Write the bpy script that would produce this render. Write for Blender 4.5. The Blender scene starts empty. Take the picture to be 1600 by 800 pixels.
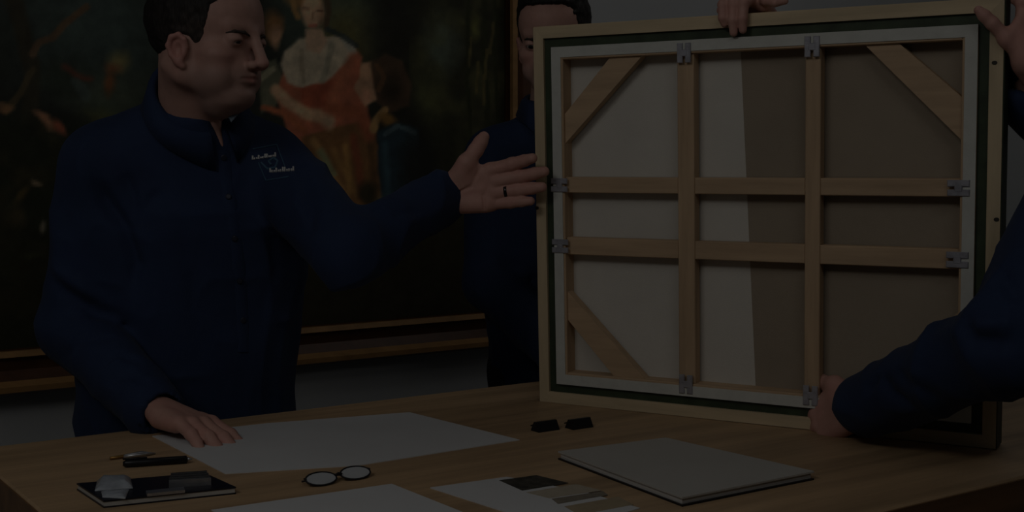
import bpy, math, random
import numpy as np
from mathutils import Vector
from mathutils.bvhtree import BVHTree

random.seed(4)
RNG = np.random.default_rng(7)
SC = bpy.context.scene
COL = SC.collection

# ------------------------------------------------------------------ camera, world, lights, exposure
FPX = 1970.0
TILT = math.atan(142 / FPX)
CAMZ = 1.37
cam_d = bpy.data.cameras.new('camera')
cam_d.sensor_width = 36.0
cam_d.lens = 36.0 * FPX / 1600.0
cam_d.clip_start = 0.05
cam = bpy.data.objects.new('camera', cam_d)
COL.objects.link(cam)
cam.location = (0, 0, CAMZ)
cam.rotation_euler = (math.pi / 2 - TILT, 0, 0)
SC.camera = cam

world = bpy.data.worlds.new('world')
SC.world = world
world.use_nodes = True
world.node_tree.nodes['Background'].inputs[0].default_value = (0.5, 0.52, 0.55, 1)
world.node_tree.nodes['Background'].inputs[1].default_value = 0.1

SC.view_settings.view_transform = 'Standard'
SC.view_settings.look = 'None'
SC.view_settings.gamma = 1.0
SC.view_settings.exposure = -4.3


def area(name, loc, target, sx, sy, power, col=(1, 1, 1)):
    d = bpy.data.lights.new(name, 'AREA')
    d.shape = 'RECTANGLE'
    d.size, d.size_y = sx, sy
    d.energy = power
    d.color = col
    o = bpy.data.objects.new(name, d)
    COL.objects.link(o)
    o.location = loc
    o.rotation_euler = (Vector(target) - Vector(loc)).to_track_quat('-Z', 'Y').to_euler()
    return o


KEY = area('key_light', (-1.3, 0.0, 2.86), (0.2, 2.1, 1.1), 1.3, 0.7, 108, (1.0, 0.97, 0.93))
FILL = area('fill_light', (0.75, -0.15, 2.86), (0.5, 1.9, 0.9), 1.2, 0.6, 36, (1.0, 0.97, 0.94))
BACK = area('wall_light', (1.35, 3.1, 2.9), (1.2, 3.6, 0.9), 1.2, 0.5, 26, (1.0, 0.99, 0.97))  # added to brighten the wall behind the people

# ------------------------------------------------------------------ geometry of the view (metres)
FW = np.array([0, math.cos(TILT), -math.sin(TILT)])
UP = np.array([0, math.sin(TILT), math.cos(TILT)])
RT = np.array([1.0, 0, 0])
CC = np.array([0, 0, CAMZ])
NA = np.array([-0.57, 0.822, 0]) / math.hypot(0.57, 0.822)   # across the table, towards the wall
MA = np.array([0.822, 0.57, 0]) / math.hypot(0.57, 0.822)    # along the table and the wall
TZ = 0.92                                                     # table top height


def ray(px, py):
    return FW + (px - 800) / FPX * RT - (py - 400) / FPX * UP


def P(px, py, d):
    return CC + d * ray(px, py)


def onz(px, py, z=TZ):
    r = ray(px, py)
    return CC + r * ((z - CAMZ) / r[2])


def V3(*a):
    return np.array(a, float)


def nrm(v):
    v = np.asarray(v, float)
    return v / np.linalg.norm(v)


def lin(c):
    c = c / 255.0
    return c / 12.92 if c <= 0.04045 else ((c + 0.055) / 1.055) ** 2.4


def T(r, g, b, k=1.0):
    return tuple(min(0.85, lin(x) / 0.056 * k) for x in (r, g, b))


# ------------------------------------------------------------------ materials
MATS = {}


def mat(name, col, rough=0.6, noise=None, bump=None, metal=0.0, spec=0.35, attr=None, coat=0.0, sheen=0.0):
    """noise=(scale xyz, amount, detail) varies the colour, bump=(scale xyz, strength)."""
    if name in MATS:
        return MATS[name]
    m = bpy.data.materials.new(name)
    m.use_nodes = True
    nt = m.node_tree
    b = nt.nodes['Principled BSDF']
    b.inputs['Base Color'].default_value = (*col, 1)
    b.inputs['Roughness'].default_value = rough
    b.inputs['Metallic'].default_value = metal
    b.inputs['Specular IOR Level'].default_value = spec
    b.inputs['Coat Weight'].default_value = coat
    b.inputs['Sheen Weight'].default_value = sheen
    tc = nt.nodes.new('ShaderNodeTexCoord')

    def nz(scale, detail):
        mp = nt.nodes.new('ShaderNodeMapping')
        mp.inputs['Scale'].default_value = scale
        nt.links.new(tc.outputs['Object'], mp.inputs[0])
        n = nt.nodes.new('ShaderNodeTexNoise')
        n.inputs['Scale'].default_value = 1.0
        n.inputs['Detail'].default_value = detail
        n.inputs['Roughness'].default_value = 0.6
        nt.links.new(mp.outputs[0], n.inputs['Vector'])
        return n
    src = None
    if attr:
        a = nt.nodes.new('ShaderNodeVertexColor')
        a.layer_name = attr
        src = a.outputs[0]
    if noise:
        n = nz(noise[0], noise[2])
        r = nt.nodes.new('ShaderNodeMapRange')
        r.inputs[1].default_value, r.inputs[2].default_value = 0.3, 0.7
        r.inputs[3].default_value, r.inputs[4].default_value = 1 - noise[1], 1 + noise[1]
        nt.links.new(n.outputs['Fac'], r.inputs[0])
        mx = nt.nodes.new('ShaderNodeVectorMath')
        mx.operation = 'SCALE'
        if src is not None:
            nt.links.new(src, mx.inputs[0])
        else:
            mx.inputs[0].default_value = col
        nt.links.new(r.outputs[0], mx.inputs['Scale'])
        src = mx.outputs[0]
    if src is not None:
        nt.links.new(src, b.inputs['Base Color'])
    if bump:
        n = nz(bump[0], 4)
        bp = nt.nodes.new('ShaderNodeBump')
        bp.inputs['Strength'].default_value = bump[1]
        bp.inputs['Distance'].default_value = 0.002
        nt.links.new(n.outputs['Fac'], bp.inputs['Height'])
        nt.links.new(bp.outputs[0], b.inputs['Normal'])
    MATS[name] = m
    return m


M_wall = mat('wall_paint', (0.47, 0.485, 0.49), 0.85, ((3, 3, 3), 0.03, 2), ((90, 90, 90), 0.08))
M_ceil = mat('ceiling_paint', (0.75, 0.75, 0.74), 0.9, ((2, 2, 2), 0.02, 2))
M_floor = mat('floor_lino', (0.16, 0.15, 0.14), 0.5, ((6, 6, 6), 0.12, 4))
M_trim = mat('trim_paint', (0.6, 0.6, 0.59), 0.5, ((4, 4, 4), 0.03, 2))
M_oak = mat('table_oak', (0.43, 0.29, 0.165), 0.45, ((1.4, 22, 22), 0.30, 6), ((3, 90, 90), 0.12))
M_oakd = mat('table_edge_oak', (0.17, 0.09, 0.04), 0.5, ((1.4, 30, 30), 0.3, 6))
M_shirt = mat('navy_shirt', (0.017, 0.031, 0.075), 0.8, ((9, 9, 9), 0.12, 4), ((420, 420, 420), 0.22), sheen=0.03, spec=0.2)
M_collar = mat('navy_collar_lining', (0.10, 0.13, 0.16), 0.8, ((60, 60, 60), 0.1, 3))
M_trous = mat('dark_trousers', (0.02, 0.02, 0.024), 0.85, ((9, 9, 9), 0.1, 3), ((400, 400, 400), 0.2))
M_shoe = mat('black_shoe_leather', (0.012, 0.012, 0.012), 0.35, ((20, 20, 20), 0.1, 3))
M_skin = mat('skin', (0.5, 0.3, 0.25), 0.55, ((60, 60, 60), 0.06, 4), ((500, 500, 500), 0.06), attr='Col', spec=0.3)
M_hair = mat('dark_hair', (0.014, 0.0115, 0.0095), 0.6, ((300, 300, 60), 0.5, 4), ((300, 300, 50), 0.9), spec=0.25, attr='Col')
M_hair2 = mat('dark_brown_hair', (0.017, 0.013, 0.011), 0.6, ((300, 300, 60), 0.5, 4), ((300, 300, 50), 0.9), spec=0.25, attr='Col')
M_brow = mat('eyebrow_hair', (0.045, 0.032, 0.026), 0.7, ((400, 400, 200), 0.4, 3), ((500, 500, 500), 0.5))
M_eye = mat('eyeball', (0.6, 0.58, 0.55), 0.15, ((30, 30, 30), 0.02, 2), attr='Col')
M_button = mat('navy_button', (0.02, 0.025, 0.045), 0.3, ((200, 200, 200), 0.1, 2))
M_thread = mat('white_thread', (0.5, 0.5, 0.5), 0.8, ((500, 500, 500), 0.25, 2))
M_threadb = mat('blue_thread', (0.045, 0.10, 0.16), 0.8, ((500, 500, 500), 0.25, 2))
M_ring = mat('dark_metal_ring', (0.05, 0.05, 0.05), 0.25, ((80, 80, 80), 0.1, 2), metal=0.9)
M_pine = mat('pale_pine', (0.56, 0.45, 0.29), 0.6, ((4, 40, 40), 0.16, 5), ((6, 200, 200), 0.1))
M_pinev = mat('pale_pine_upright', (0.56, 0.45, 0.29), 0.6, ((40, 4, 40), 0.16, 5), ((200, 6, 200), 0.1))
M_bar = mat('brown_stretcher_pine', (0.49, 0.345, 0.215), 0.6, ((4, 45, 45), 0.16, 5), ((6, 200, 200), 0.1))
M_barv = mat('brown_stretcher_pine_upright', (0.49, 0.345, 0.215), 0.6, ((45, 4, 45), 0.16, 5), ((200, 6, 200), 0.1))
M_green = mat('green_black_paint', (0.034, 0.050, 0.026), 0.55, ((25, 25, 25), 0.35, 4))
M_white = mat('primed_canvas_edge', (0.56, 0.57, 0.53), 0.8, ((30, 30, 30), 0.06, 4), ((400, 400, 400), 0.2))
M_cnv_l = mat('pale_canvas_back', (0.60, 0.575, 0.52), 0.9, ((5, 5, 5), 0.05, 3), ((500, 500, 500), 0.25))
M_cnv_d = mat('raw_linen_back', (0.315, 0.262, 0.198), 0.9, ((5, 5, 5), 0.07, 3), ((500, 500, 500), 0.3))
M_plate = mat('galvanised_plate', (0.36, 0.36, 0.40), 0.4, ((60, 60, 60), 0.2, 3), metal=0.4)
M_nail = mat('dark_nail', (0.03, 0.025, 0.02), 0.6, ((90, 90, 90), 0.1, 2))
M_gold = mat('gilded_lip', (0.34, 0.19, 0.075), 0.4, ((3, 30, 30), 0.18, 4), spec=0.5)
M_frame = mat('dark_walnut_moulding', (0.085, 0.035, 0.014), 0.4, ((3, 30, 30), 0.22, 4), spec=0.4)
M_paint = mat('oil_paint', (0.2, 0.2, 0.2), 0.5, ((40, 40, 40), 0.12, 5), ((180, 180, 180), 0.25), attr='Col', spec=0.25)
M_paper = mat('white_paper', (0.58, 0.59, 0.60), 0.85, ((8, 8, 8), 0.02, 3))
M_board = mat('grey_white_board', (0.46, 0.45, 0.42), 0.8, ((8, 8, 8), 0.03, 3))
M_pages = mat('paper_block', (0.50, 0.49, 0.47), 0.85, ((3, 3, 900), 0.3, 2))
M_black = mat('black_plastic', (0.008, 0.008, 0.010), 0.4, ((60, 60, 60), 0.1, 2))
M_cover = mat('black_leatherette', (0.010, 0.010, 0.016), 0.35, ((90, 90, 90), 0.2, 3), ((300, 300, 300), 0.2))
M_steel = mat('brushed_steel', (0.45, 0.46, 0.48), 0.35, ((10, 300, 300), 0.15, 3), metal=0.85)
M_pouch = mat('cloudy_plastic', (0.34, 0.37, 0.41), 0.25, ((30, 30, 30), 0.25, 4), ((40, 40, 40), 0.8), spec=0.6)
M_ink = mat('faint_pencil', (0.42, 0.42, 0.43), 0.9, ((80, 80, 80), 0.1, 2))
M_sw = [mat('swatch_%s' % n, c, 0.8, ((60, 60, 60), a, 4)) for n, c, a in (
    ('photo_dark', (0.045, 0.042, 0.034), 0.7), ('beige', (0.42, 0.37, 0.29), 0.06),
    ('grey_brown', (0.21, 0.185, 0.145), 0.2), ('tan', (0.36, 0.29, 0.19), 0.08))]
M_glass = mat('spectacle_lens', (0.45, 0.47, 0.49), 0.08, ((20, 20, 20), 0.05, 2), spec=0.7)
M_brass = mat('brass_tip', (0.35, 0.2, 0.06), 0.4, ((60, 60, 60), 0.15, 2), metal=0.6)


# ------------------------------------------------------------------ object helpers
def new_mesh(name, verts, faces, smooth=False):
    me = bpy.data.meshes.new(name)
    me.from_pydata([tuple(map(float, v)) for v in verts], [], [tuple(map(int, f)) for f in faces])
    me.update()
    if smooth:
        me.polygons.foreach_set('use_smooth', np.ones(len(me.polygons), bool))
    return me


def big_mesh(name, verts, quads, cols=None, smooth=True):
    me = bpy.data.meshes.new(name)
    nv, nq = len(verts), len(quads)
    me.vertices.add(nv)
    me.vertices.foreach_set('co', np.ascontiguousarray(verts, np.float32).ravel())
    me.loops.add(nq * 4)
    me.loops.foreach_set('vertex_index', np.ascontiguousarray(quads, np.int32).ravel())
    me.polygons.add(nq)
    me.polygons.foreach_set('loop_start', np.arange(0, nq * 4, 4, dtype=np.int32))
    me.polygons.foreach_set('loop_total', np.full(nq, 4, np.int32))
    me.update(calc_edges=True)
    me.validate()
    me.polygons.foreach_set('use_smooth', np.full(len(me.polygons), smooth, bool))
    if cols is not None:
        ca = me.color_attributes.new('Col', 'FLOAT_COLOR', 'POINT')
        c4 = np.ones((nv, 4), np.float32)
        c4[:, :3] = cols
        ca.data.foreach_set('color', c4.ravel())
    return me


def link(name, me, m=None, parent=None, loc=None):
    o = bpy.data.objects.new(name, me)
    COL.objects.link(o)
    if m is not None:
        me.materials.append(m)
    if parent is not None:
        o.parent = parent
    if loc is not None:
        o.location = loc
    return o


def tag(o, label, cat, group=None, kind=None):
    o['label'] = label
    o['category'] = cat
    if group:
        o['group'] = group
    if kind:
        o['kind'] = kind
    return o


def struct(o):
    o['kind'] = 'structure'
    return o


def empty(name, loc=(0, 0, 0), rotz=0):
    o = bpy.data.objects.new(name, None)
    COL.objects.link(o)
    o.empty_display_size = 0.05
    o.location = loc
    o.rotation_euler = (0, 0, rotz)
    return o


class MB:
    """collects simple shapes of one part"""
    def __init__(s):
        s.v, s.f = [], []

    def prism(s, bottom, top):
        n = len(bottom)
        b = len(s.v)
        s.v += [tuple(p) for p in bottom] + [tuple(p) for p in top]
        s.f.append(tuple(b + i for i in reversed(range(n))))
        s.f.append(tuple(b + n + i for i in range(n)))
        for i in range(n):
            j = (i + 1) % n
            s.f.append((b + i, b + j, b + n + j, b + n + i))
        return s

    def box(s, o, a, b, c, bev=0.0):
        o, a, b, c = (np.asarray(x, float) for x in (o, a, b, c))
        if bev <= 0:
            return s.prism([o, o + a, o + a + b, o + b], [o + c, o + a + c, o + a + b + c, o + b + c])
        ea, eb, ec = nrm(a) * bev, nrm(b) * bev, nrm(c) * bev
        i = len(s.v)

        def ring(z, k):
            q = [o + ea * k, o + a - ea * k, o + a + b - ea * k, o + b + ea * k]
            q2 = [o + eb * k, o + a + eb * k, o + a + b - eb * k, o + b - eb * k]
            out = []
            for (x, y) in zip(q, q2):
                out.append(x + (y - (o if x is None else 0 * y)) * 0 + z)
            return out
        c0 = [o, o + a, o + a + b, o + b]
        sg = [(1, 1), (-1, 1), (-1, -1), (1, -1)]

        def rg(k, z):
            return [p + ea * sx * k + eb * sy * k + z for p, (sx, sy) in zip(c0, sg)]
        rings = [rg(1, 0 * c), rg(0, ec), rg(0, c - ec), rg(1, c)]
        for r in rings:
            s.v += [tuple(p) for p in r]
        s.f.append((i + 3, i + 2, i + 1, i))
        s.f.append((i + 12, i + 13, i + 14, i + 15))
        for k in range(3):
            for j in range(4):
                j2 = (j + 1) % 4
                s.f.append((i + 4 * k + j, i + 4 * k + j2, i + 4 * k + 4 + j2, i + 4 * k + 4 + j))
        return s

    def tube(s, pts, rad, n=8):
        pts = [np.asarray(p, float) for p in pts]
        rad = rad if hasattr(rad, '__len__') else [rad] * len(pts)
        i0 = len(s.v)
        for k, p in enumerate(pts):
            t = nrm(pts[min(k + 1, len(pts) - 1)] - pts[max(k - 1, 0)])
            h = V3(0, 0, 1) if abs(t[2]) < 0.9 else V3(1, 0, 0)
            a = nrm(np.cross(t, h))
            b = np.cross(t, a)
            for j in range(n):
                w = 2 * math.pi * j / n
                s.v.append(tuple(p + rad[k] * (a * math.cos(w) + b * math.sin(w))))
        for k in range(len(pts) - 1):
            for j in range(n):
                j2 = (j + 1) % n
                s.f.append((i0 + k * n + j, i0 + k * n + j2, i0 + (k + 1) * n + j2, i0 + (k + 1) * n + j))
        s.f.append(tuple(i0 + j for j in reversed(range(n))))
        e = i0 + (len(pts) - 1) * n
        s.f.append(tuple(e + j for j in range(n)))
        return s

    def build(s, name, m, parent=None, smooth=False, origin=None):
        """verts are world coordinates; origin is the parent's (unrotated) location"""
        v = np.array(s.v, float)
        if origin is not None:
            v = v - np.asarray(origin)
        import bmesh
        me = new_mesh(name, v, s.f, smooth)
        bm = bmesh.new()
        bm.from_mesh(me)
        bmesh.ops.recalc_face_normals(bm, faces=bm.faces)
        bm.to_mesh(me)
        bm.free()
        return link(name, me, m, parent)


# ------------------------------------------------------------------ signed-distance sculpting
def vnoise(p, seed=0):
    """smooth value noise, p (N,3) -> 0..1"""
    i = np.floor(p).astype(np.int64)
    f = p - i
    f = f * f * (3 - 2 * f)

    def hsh(a):
        h = (a[:, 0] * 73856093) ^ (a[:, 1] * 19349663) ^ (a[:, 2] * 83492791) ^ (seed * 2654435761)
        h = (h ^ (h >> 13)) * 1274126177
        return ((h ^ (h >> 16)) & 0xffff) / 65535.0
    out = 0
    for dx in (0, 1):
        for dy in (0, 1):
            for dz in (0, 1):
                w = (f[:, 0] if dx else 1 - f[:, 0]) * (f[:, 1] if dy else 1 - f[:, 1]) * (f[:, 2] if dz else 1 - f[:, 2])
                out = out + w * hsh(i + np.array([dx, dy, dz]))
    return out


def frame_M(origin, fwd, up, scale=1.0):
    """local x = the figure's own right, y = forward, z = up"""
    y = nrm(fwd)
    x = nrm(np.cross(y, up))
    z = np.cross(x, y)
    return (np.stack([x, y, z], 1), np.asarray(origin, float), scale)


IDM = (np.eye(3), np.zeros(3), 1.0)


def to_world(M, p):
    return M[1] + M[2] * (M[0] @ np.asarray(p, float))


class SDF:
    def __init__(s, lo, hi, h):
        lo, hi = np.asarray(lo, float), np.asarray(hi, float)
        s.h = h
        s.lo = lo
        s.n = np.maximum(4, np.ceil((hi - lo) / h).astype(int) + 1)
        s.ax = [(lo[i] + h * np.arange(s.n[i])).astype(np.float32) for i in range(3)]
        s.V = np.full(tuple(s.n), 0.25, np.float32)
        s.M = IDM

    def _op(s, fn, lo, hi, k, mode):
        R, t, sc = s.M
        cs = np.array([[x, y, z] for x in (lo[0], hi[0]) for y in (lo[1], hi[1]) for z in (lo[2], hi[2])], float)
        w = t + sc * cs @ R.T
        pad = k * sc + 3 * s.h
        a = np.floor((w.min(0) - pad - s.lo) / s.h).astype(int)
        b = np.ceil((w.max(0) + pad - s.lo) / s.h).astype(int) + 1
        a, b = np.maximum(a, 0), np.minimum(b, s.n)
        if (b <= a).any():
            return
        sl = tuple(slice(a[i], b[i]) for i in range(3))
        X = s.ax[0][sl[0]][:, None, None] - np.float32(t[0])
        Y = s.ax[1][sl[1]][None, :, None] - np.float32(t[1])
        Z = s.ax[2][sl[2]][None, None, :] - np.float32(t[2])
        if s.M is not IDM:
            Ri = (R / sc).astype(np.float32)
            X, Y, Z = (X * Ri[0, j] + Y * Ri[1, j] + Z * Ri[2, j] for j in range(3))
        d = np.asarray(fn(X, Y, Z) * sc, np.float32)
        A = s.V[sl]
        k = max(k * sc, 1e-6)
        if mode == 'add':
            h = np.maximum(k - np.abs(A - d), 0) / k
            s.V[sl] = np.minimum(A, d) - h * h * k * 0.25
        elif mode == 'sub':
            d = -d
            h = np.maximum(k - np.abs(A - d), 0) / k
            s.V[sl] = np.maximum(A, d) + h * h * k * 0.25
        else:
            h = np.maximum(k - np.abs(A - d), 0) / k
            s.V[sl] = np.maximum(A, d) + h * h * k * 0.25

    def ell(s, c, r, k=0.01, mode='add', R=None):
        c, r = np.asarray(c, np.float32), np.asarray(r, np.float32)

        def fn(X, Y, Z):
            x, y, z = X - c[0], Y - c[1], Z - c[2]
            if R is not None:
                x, y, z = (x * R[0, j] + y * R[1, j] + z * R[2, j] for j in range(3))
            k0 = np.sqrt((x / r[0]) ** 2 + (y / r[1]) ** 2 + (z / r[2]) ** 2)
            k1 = np.sqrt((x / r[0] ** 2) ** 2 + (y / r[1] ** 2) ** 2 + (z / r[2] ** 2) ** 2)
            return k0 * (k0 - 1) / np.maximum(k1, 1e-6)
        q = r if R is None else np.full(3, r.max())
        s._op(fn, c - q, c + q, k, mode)
        return s

    def cone(s, a, b, ra, rb, k=0.01, mode='add', ax=None, sq=1.0):
        a, b = np.asarray(a, np.float32), np.asarray(b, np.float32)
        ab = b - a
        L2 = max(float(ab @ ab), 1e-12)
        axn = None if ax is None else nrm(ax).astype(np.float32)

        def fn(X, Y, Z):
            x, y, z = X - a[0], Y - a[1], Z - a[2]
            t = np.clip((x * ab[0] + y * ab[1] + z * ab[2]) / L2, 0, 1)
            x, y, z = x - t * ab[0], y - t * ab[1], z - t * ab[2]
            d2 = x * x + y * y + z * z
            if axn is not None:
                c = x * axn[0] + y * axn[1] + z * axn[2]
                d2 = d2 + c * c * (1 / sq ** 2 - 1)
            return (np.sqrt(d2) - (ra + t * (rb - ra))) * (1.0 if axn is None else 0.5 + 0.5 * sq)
        m = max(ra, rb)
        s._op(fn, np.minimum(a, b) - m, np.maximum(a, b) + m, k, mode)
        return s

    def chain(s, pts, rad, k=0.006, mode='add'):
        for i in range(len(pts) - 1):
            s.cone(pts[i], pts[i + 1], rad[i], rad[i + 1], k, mode)
        return s

    def func(s, fn, lo, hi, k, mode):
        s._op(fn, np.asarray(lo, float), np.asarray(hi, float), k, mode)
        return s

    def mesh(s, smooth=1):
        V = s.V
        for axis in range(3):      # close at the borders
            sl = [slice(None)] * 3
            for e in (0, -1):
                sl[axis] = e
                V[tuple(sl)] = np.maximum(V[tuple(sl)], 1e-4)
        S = V < 0
        n = np.array(V.shape)
        cnt = np.zeros(n - 1, np.float32)
        acc = np.zeros((*(n - 1), 3), np.float32)
        edges = []
        for axis in range(3):
            lo = [slice(None)] * 3
            hi = [slice(None)] * 3
            lo[axis], hi[axis] = slice(0, -1), slice(1, None)
            A, B = V[tuple(lo)], V[tuple(hi)]
            cr = S[tuple(lo)] != S[tuple(hi)]
            idx = np.argwhere(cr)
            va, vb = A[cr], B[cr]
            t = va / (va - vb)
            pos = idx.astype(np.float32)
            pos[:, axis] += t
            o1, o2 = [a for a in range(3) if a != axis]
            for d1 in (0, -1):
                for d2 in (0, -1):
                    c = idx.copy()
                    c[:, o1] += d1
                    c[:, o2] += d2
                    ok = ((c >= 0) & (c < n - 1)).all(1)
                    cc = c[ok]
                    fl = np.ravel_multi_index(cc.T, tuple(n - 1))
                    np.add.at(cnt.ravel(), fl, 1)
                    for q in range(3):
                        np.add.at(acc[..., q].reshape(-1), fl, 0)
                    for q in range(3):
                        acc.reshape(-1, 3)[:, q] += np.bincount(fl, pos[ok, q], cnt.size).astype(np.float32)
            edges.append((axis, o1, o2, idx, S[tuple(lo)][cr]))
        act = cnt > 0
        vid = np.full(act.shape, -1, np.int64)
        vid[act] = np.arange(act.sum())
        verts = acc[act] / cnt[act][:, None]
        quads = []
        for axis, o1, o2, idx, neg in edges:
            cs = []
            for d1, d2 in ((-1, -1), (0, -1), (0, 0), (-1, 0)):
                c = idx.copy()
                c[:, o1] += d1
                c[:, o2] += d2
                cs.append(c)
            ok = np.ones(len(idx), bool)
            for c in cs:
                ok &= ((c >= 0) & (c < n - 1)).all(1)
            q = np.stack([vid[tuple(c[ok].T)] for c in cs], 1)
            flip = neg[ok] if axis != 1 else ~neg[ok]
            q[~flip] = q[~flip][:, ::-1]
            quads.append(q)
        quads = np.concatenate(quads)
        verts = s.lo + s.h * verts
        for _ in range(smooth):
            sm = np.zeros_like(verts)
            ct = np.zeros(len(verts))
            for a in range(4):
                b = (a + 1) % 4
                for q in range(3):
                    sm[:, q] += np.bincount(quads[:, a], verts[quads[:, b], q], len(verts))
                    sm[:, q] += np.bincount(quads[:, b], verts[quads[:, a], q], len(verts))
                ct += np.bincount(quads[:, a], minlength=len(verts)) + np.bincount(quads[:, b], minlength=len(verts))
            verts = verts * 0.5 + 0.5 * sm / np.maximum(ct, 1)[:, None]
        return verts, quads


def vnormals(v, q):
    fn = np.cross(v[q[:, 2]] - v[q[:, 0]], v[q[:, 3]] - v[q[:, 1]])
    n = np.zeros_like(v)
    for a in range(4):
        for c in range(3):
            n[:, c] += np.bincount(q[:, a], fn[:, c], len(v))
    return n / np.maximum(np.linalg.norm(n, axis=1), 1e-12)[:, None]


# ------------------------------------------------------------------ the room
WN = 3.2           # the wall with the painting, distance along NA
ML, MR, NF = -1.7, 4.6, -2.6
HC = 3.0


def nm(n, m, z=0.0):
    return NA * n + MA * m + V3(0, 0, z)


struct(MB().box(nm(NF, ML, -0.1), MA * (MR - ML), NA * (WN - NF), V3(0, 0, 0.1)).build('floor', M_floor))
struct(MB().box(nm(NF, ML, HC), MA * (MR - ML), NA * (WN - NF), V3(0, 0, 0.1)).build('ceiling', M_ceil))
struct(MB().box(nm(WN, ML), MA * (MR - ML), NA * 0.1, V3(0, 0, HC)).build('wall_back', M_wall))
struct(MB().box(nm(NF, ML - 0.1), MA * 0.1, NA * (WN - NF), V3(0, 0, HC)).build('wall_left', M_wall))
struct(MB().box(nm(NF, MR), MA * 0.1, NA * (WN - NF), V3(0, 0, HC)).build('wall_right', M_wall))
struct(MB().box(nm(NF - 0.1, ML), MA * (MR - ML), NA * 0.1, V3(0, 0, HC)).build('wall_front', M_wall))
struct(MB().box(nm(WN - 0.015, ML), MA * (MR - ML), NA * 0.015, V3(0, 0, 0.1)).build('baseboard_back', M_trim))

M_diff = bpy.data.materials.new('light_diffuser')
M_diff.use_nodes = True
_e = M_diff.node_tree.nodes['Principled BSDF']
_e.inputs['Emission Color'].default_value = (1, 0.97, 0.93, 1)
_e.inputs['Emission Strength'].default_value = 3.0
for o_, sx_, lab in ((KEY, 0.7, 'white ceiling light panel at the viewer\'s left, before the table'),
                     (FILL, 0.62, 'white ceiling light panel above the right end of the table'),
                     (BACK, 0.62, 'white ceiling light panel close to the wall with the painting')):
    c_ = np.array([o_.location.x, o_.location.y, HC])
    r_ = empty('ceiling_light', c_)  # unseen fixtures, added to carry the three area lights
    tag(r_, lab, 'lamp')
    hx = sx_
    q_ = MB()
    for (a0, a1, b0, b1) in ((-hx, hx, -.36, -.33), (-hx, hx, .33, .36), (-hx, -hx + .03, -.33, .33), (hx - .03, hx, -.33, .33)):
        q_.box(V3(a0, b0, -0.05), V3(a1 - a0, 0, 0), V3(0, b1 - b0, 0), V3(0, 0, 0.05))
    q_.build('light_frame', M_trim, r_)
    MB().box(V3(-hx + .03, -.33, -0.02), V3(2 * hx - .06, 0, 0), V3(0, .66, 0), V3(0, 0, 0.02)).build('diffuser', M_diff, r_)

# ------------------------------------------------------------------ the framed painting on the wall
PN = WN - 0.012     # canvas plane
FWD_ = 0.06         # moulding depth


def wall_st(px, py, n=PN):
    r = ray(px, py)
    p = CC + r * (n / (r @ NA))
    return p @ MA, p[2]


s_r, _ = wall_st(797, 100, PN - 0.03)
_, z_b = wall_st(30, 547, PN - 0.03)
PM0, PM1, PZ0, PZ1 = 0.12, s_r, z_b, 2.62
pr = empty('framed_painting', nm(PN, (PM0 + PM1) / 2, PZ0))
tag(pr, 'large dark pastoral oil painting in a walnut and gilt frame on the wall', 'painting')
PO = np.array(pr.location)
prof = [(0.0, 0.030, 'g'), (0.0, 0.045, 'g'), (0.014, 0.050, 'g'), (0.020, 0.036, 'f'), (0.048, 0.030, 'f'), (0.072, 0.042, 'f'),
        (0.084, 0.060, 'g'), (0.098, 0.058, 'g'), (0.106, 0.040, 'f'), (0.108, 0.0, 'f'), (0.0, 0.0, 'f')]


def rail_pts(cn, off):
    m0, m1, z0, z1 = PM0 - off, PM1 + off, PZ0 - off, PZ1 + off
    return {'bl': (m0, z0), 'br': (m1, z0), 'tr': (m1, z1), 'tl': (m0, z1)}[cn]


for c0, c1 in (('bl', 'br'), ('br', 'tr'), ('tr', 'tl'), ('tl', 'bl')):
    for nm_, key in (('frame_moulding', 'f'), ('gilded_lip', 'g')):
        v, f = [], []
        segs = [i for i in range(len(prof) - 1) if prof[i + 1][2] == key and not (key == 'f' and i >= 9 and False)]
        for i in segs:
            b = len(v)
            for cn in (c0, c1):
                for o, h in (prof[i][:2], prof[i + 1][:2]):
                    m_, z_ = rail_pts(cn, o)
                    v.append(nm(PN - h, m_, z_) - PO)
            f.append((b, b + 1, b + 3, b + 2))
        link(nm_, new_mesh(nm_, v, f), M_frame if key == 'f' else M_gold, pr)

# the picture itself: a generic pastoral, painted as flat colour on the canvas
gs, gz = 0.0055, 0.0055
ms = np.arange(PM0, PM1 + gs, gs)
zs = np.arange(PZ0, PZ1 + gz, gz)
MM, ZZ = np.meshgrid(ms, zs, indexing='ij')
pw = MM[..., None] * MA + NA * PN + ZZ[..., None] * V3(0, 0, 1)
q = pw - CC
dd = q @ FW
PX = 800 + FPX * (q @ RT) / dd
PY = 400 - FPX * (q @ UP) / dd
pix = np.stack([PX.ravel(), PY.ravel(), 0 * PX.ravel()], 1)


def fbm(sc, seed, oct=3):
    a = 0
    for i in range(oct):
        a = a + vnoise(pix / (sc / 2 ** i) + 31.7 * i, seed + i) / 2 ** i
    return (a / (2 - 2.0 ** (1 - oct))).reshape(PX.shape)


w1 = (fbm(26, 3) - 0.5) * 16
w2 = (fbm(26, 9) - 0.5) * 16
WX, WY = PX + w1, PY + w2
PC = np.zeros((*PX.shape, 3))
PC[:] = (7, 8, 6)


def lay(mask, col, op=1.0):
    global PC
    m_ = np.clip(mask * op, 0, 1)[..., None]
    PC = PC * (1 - m_) + np.array(col, float) * m_


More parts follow.
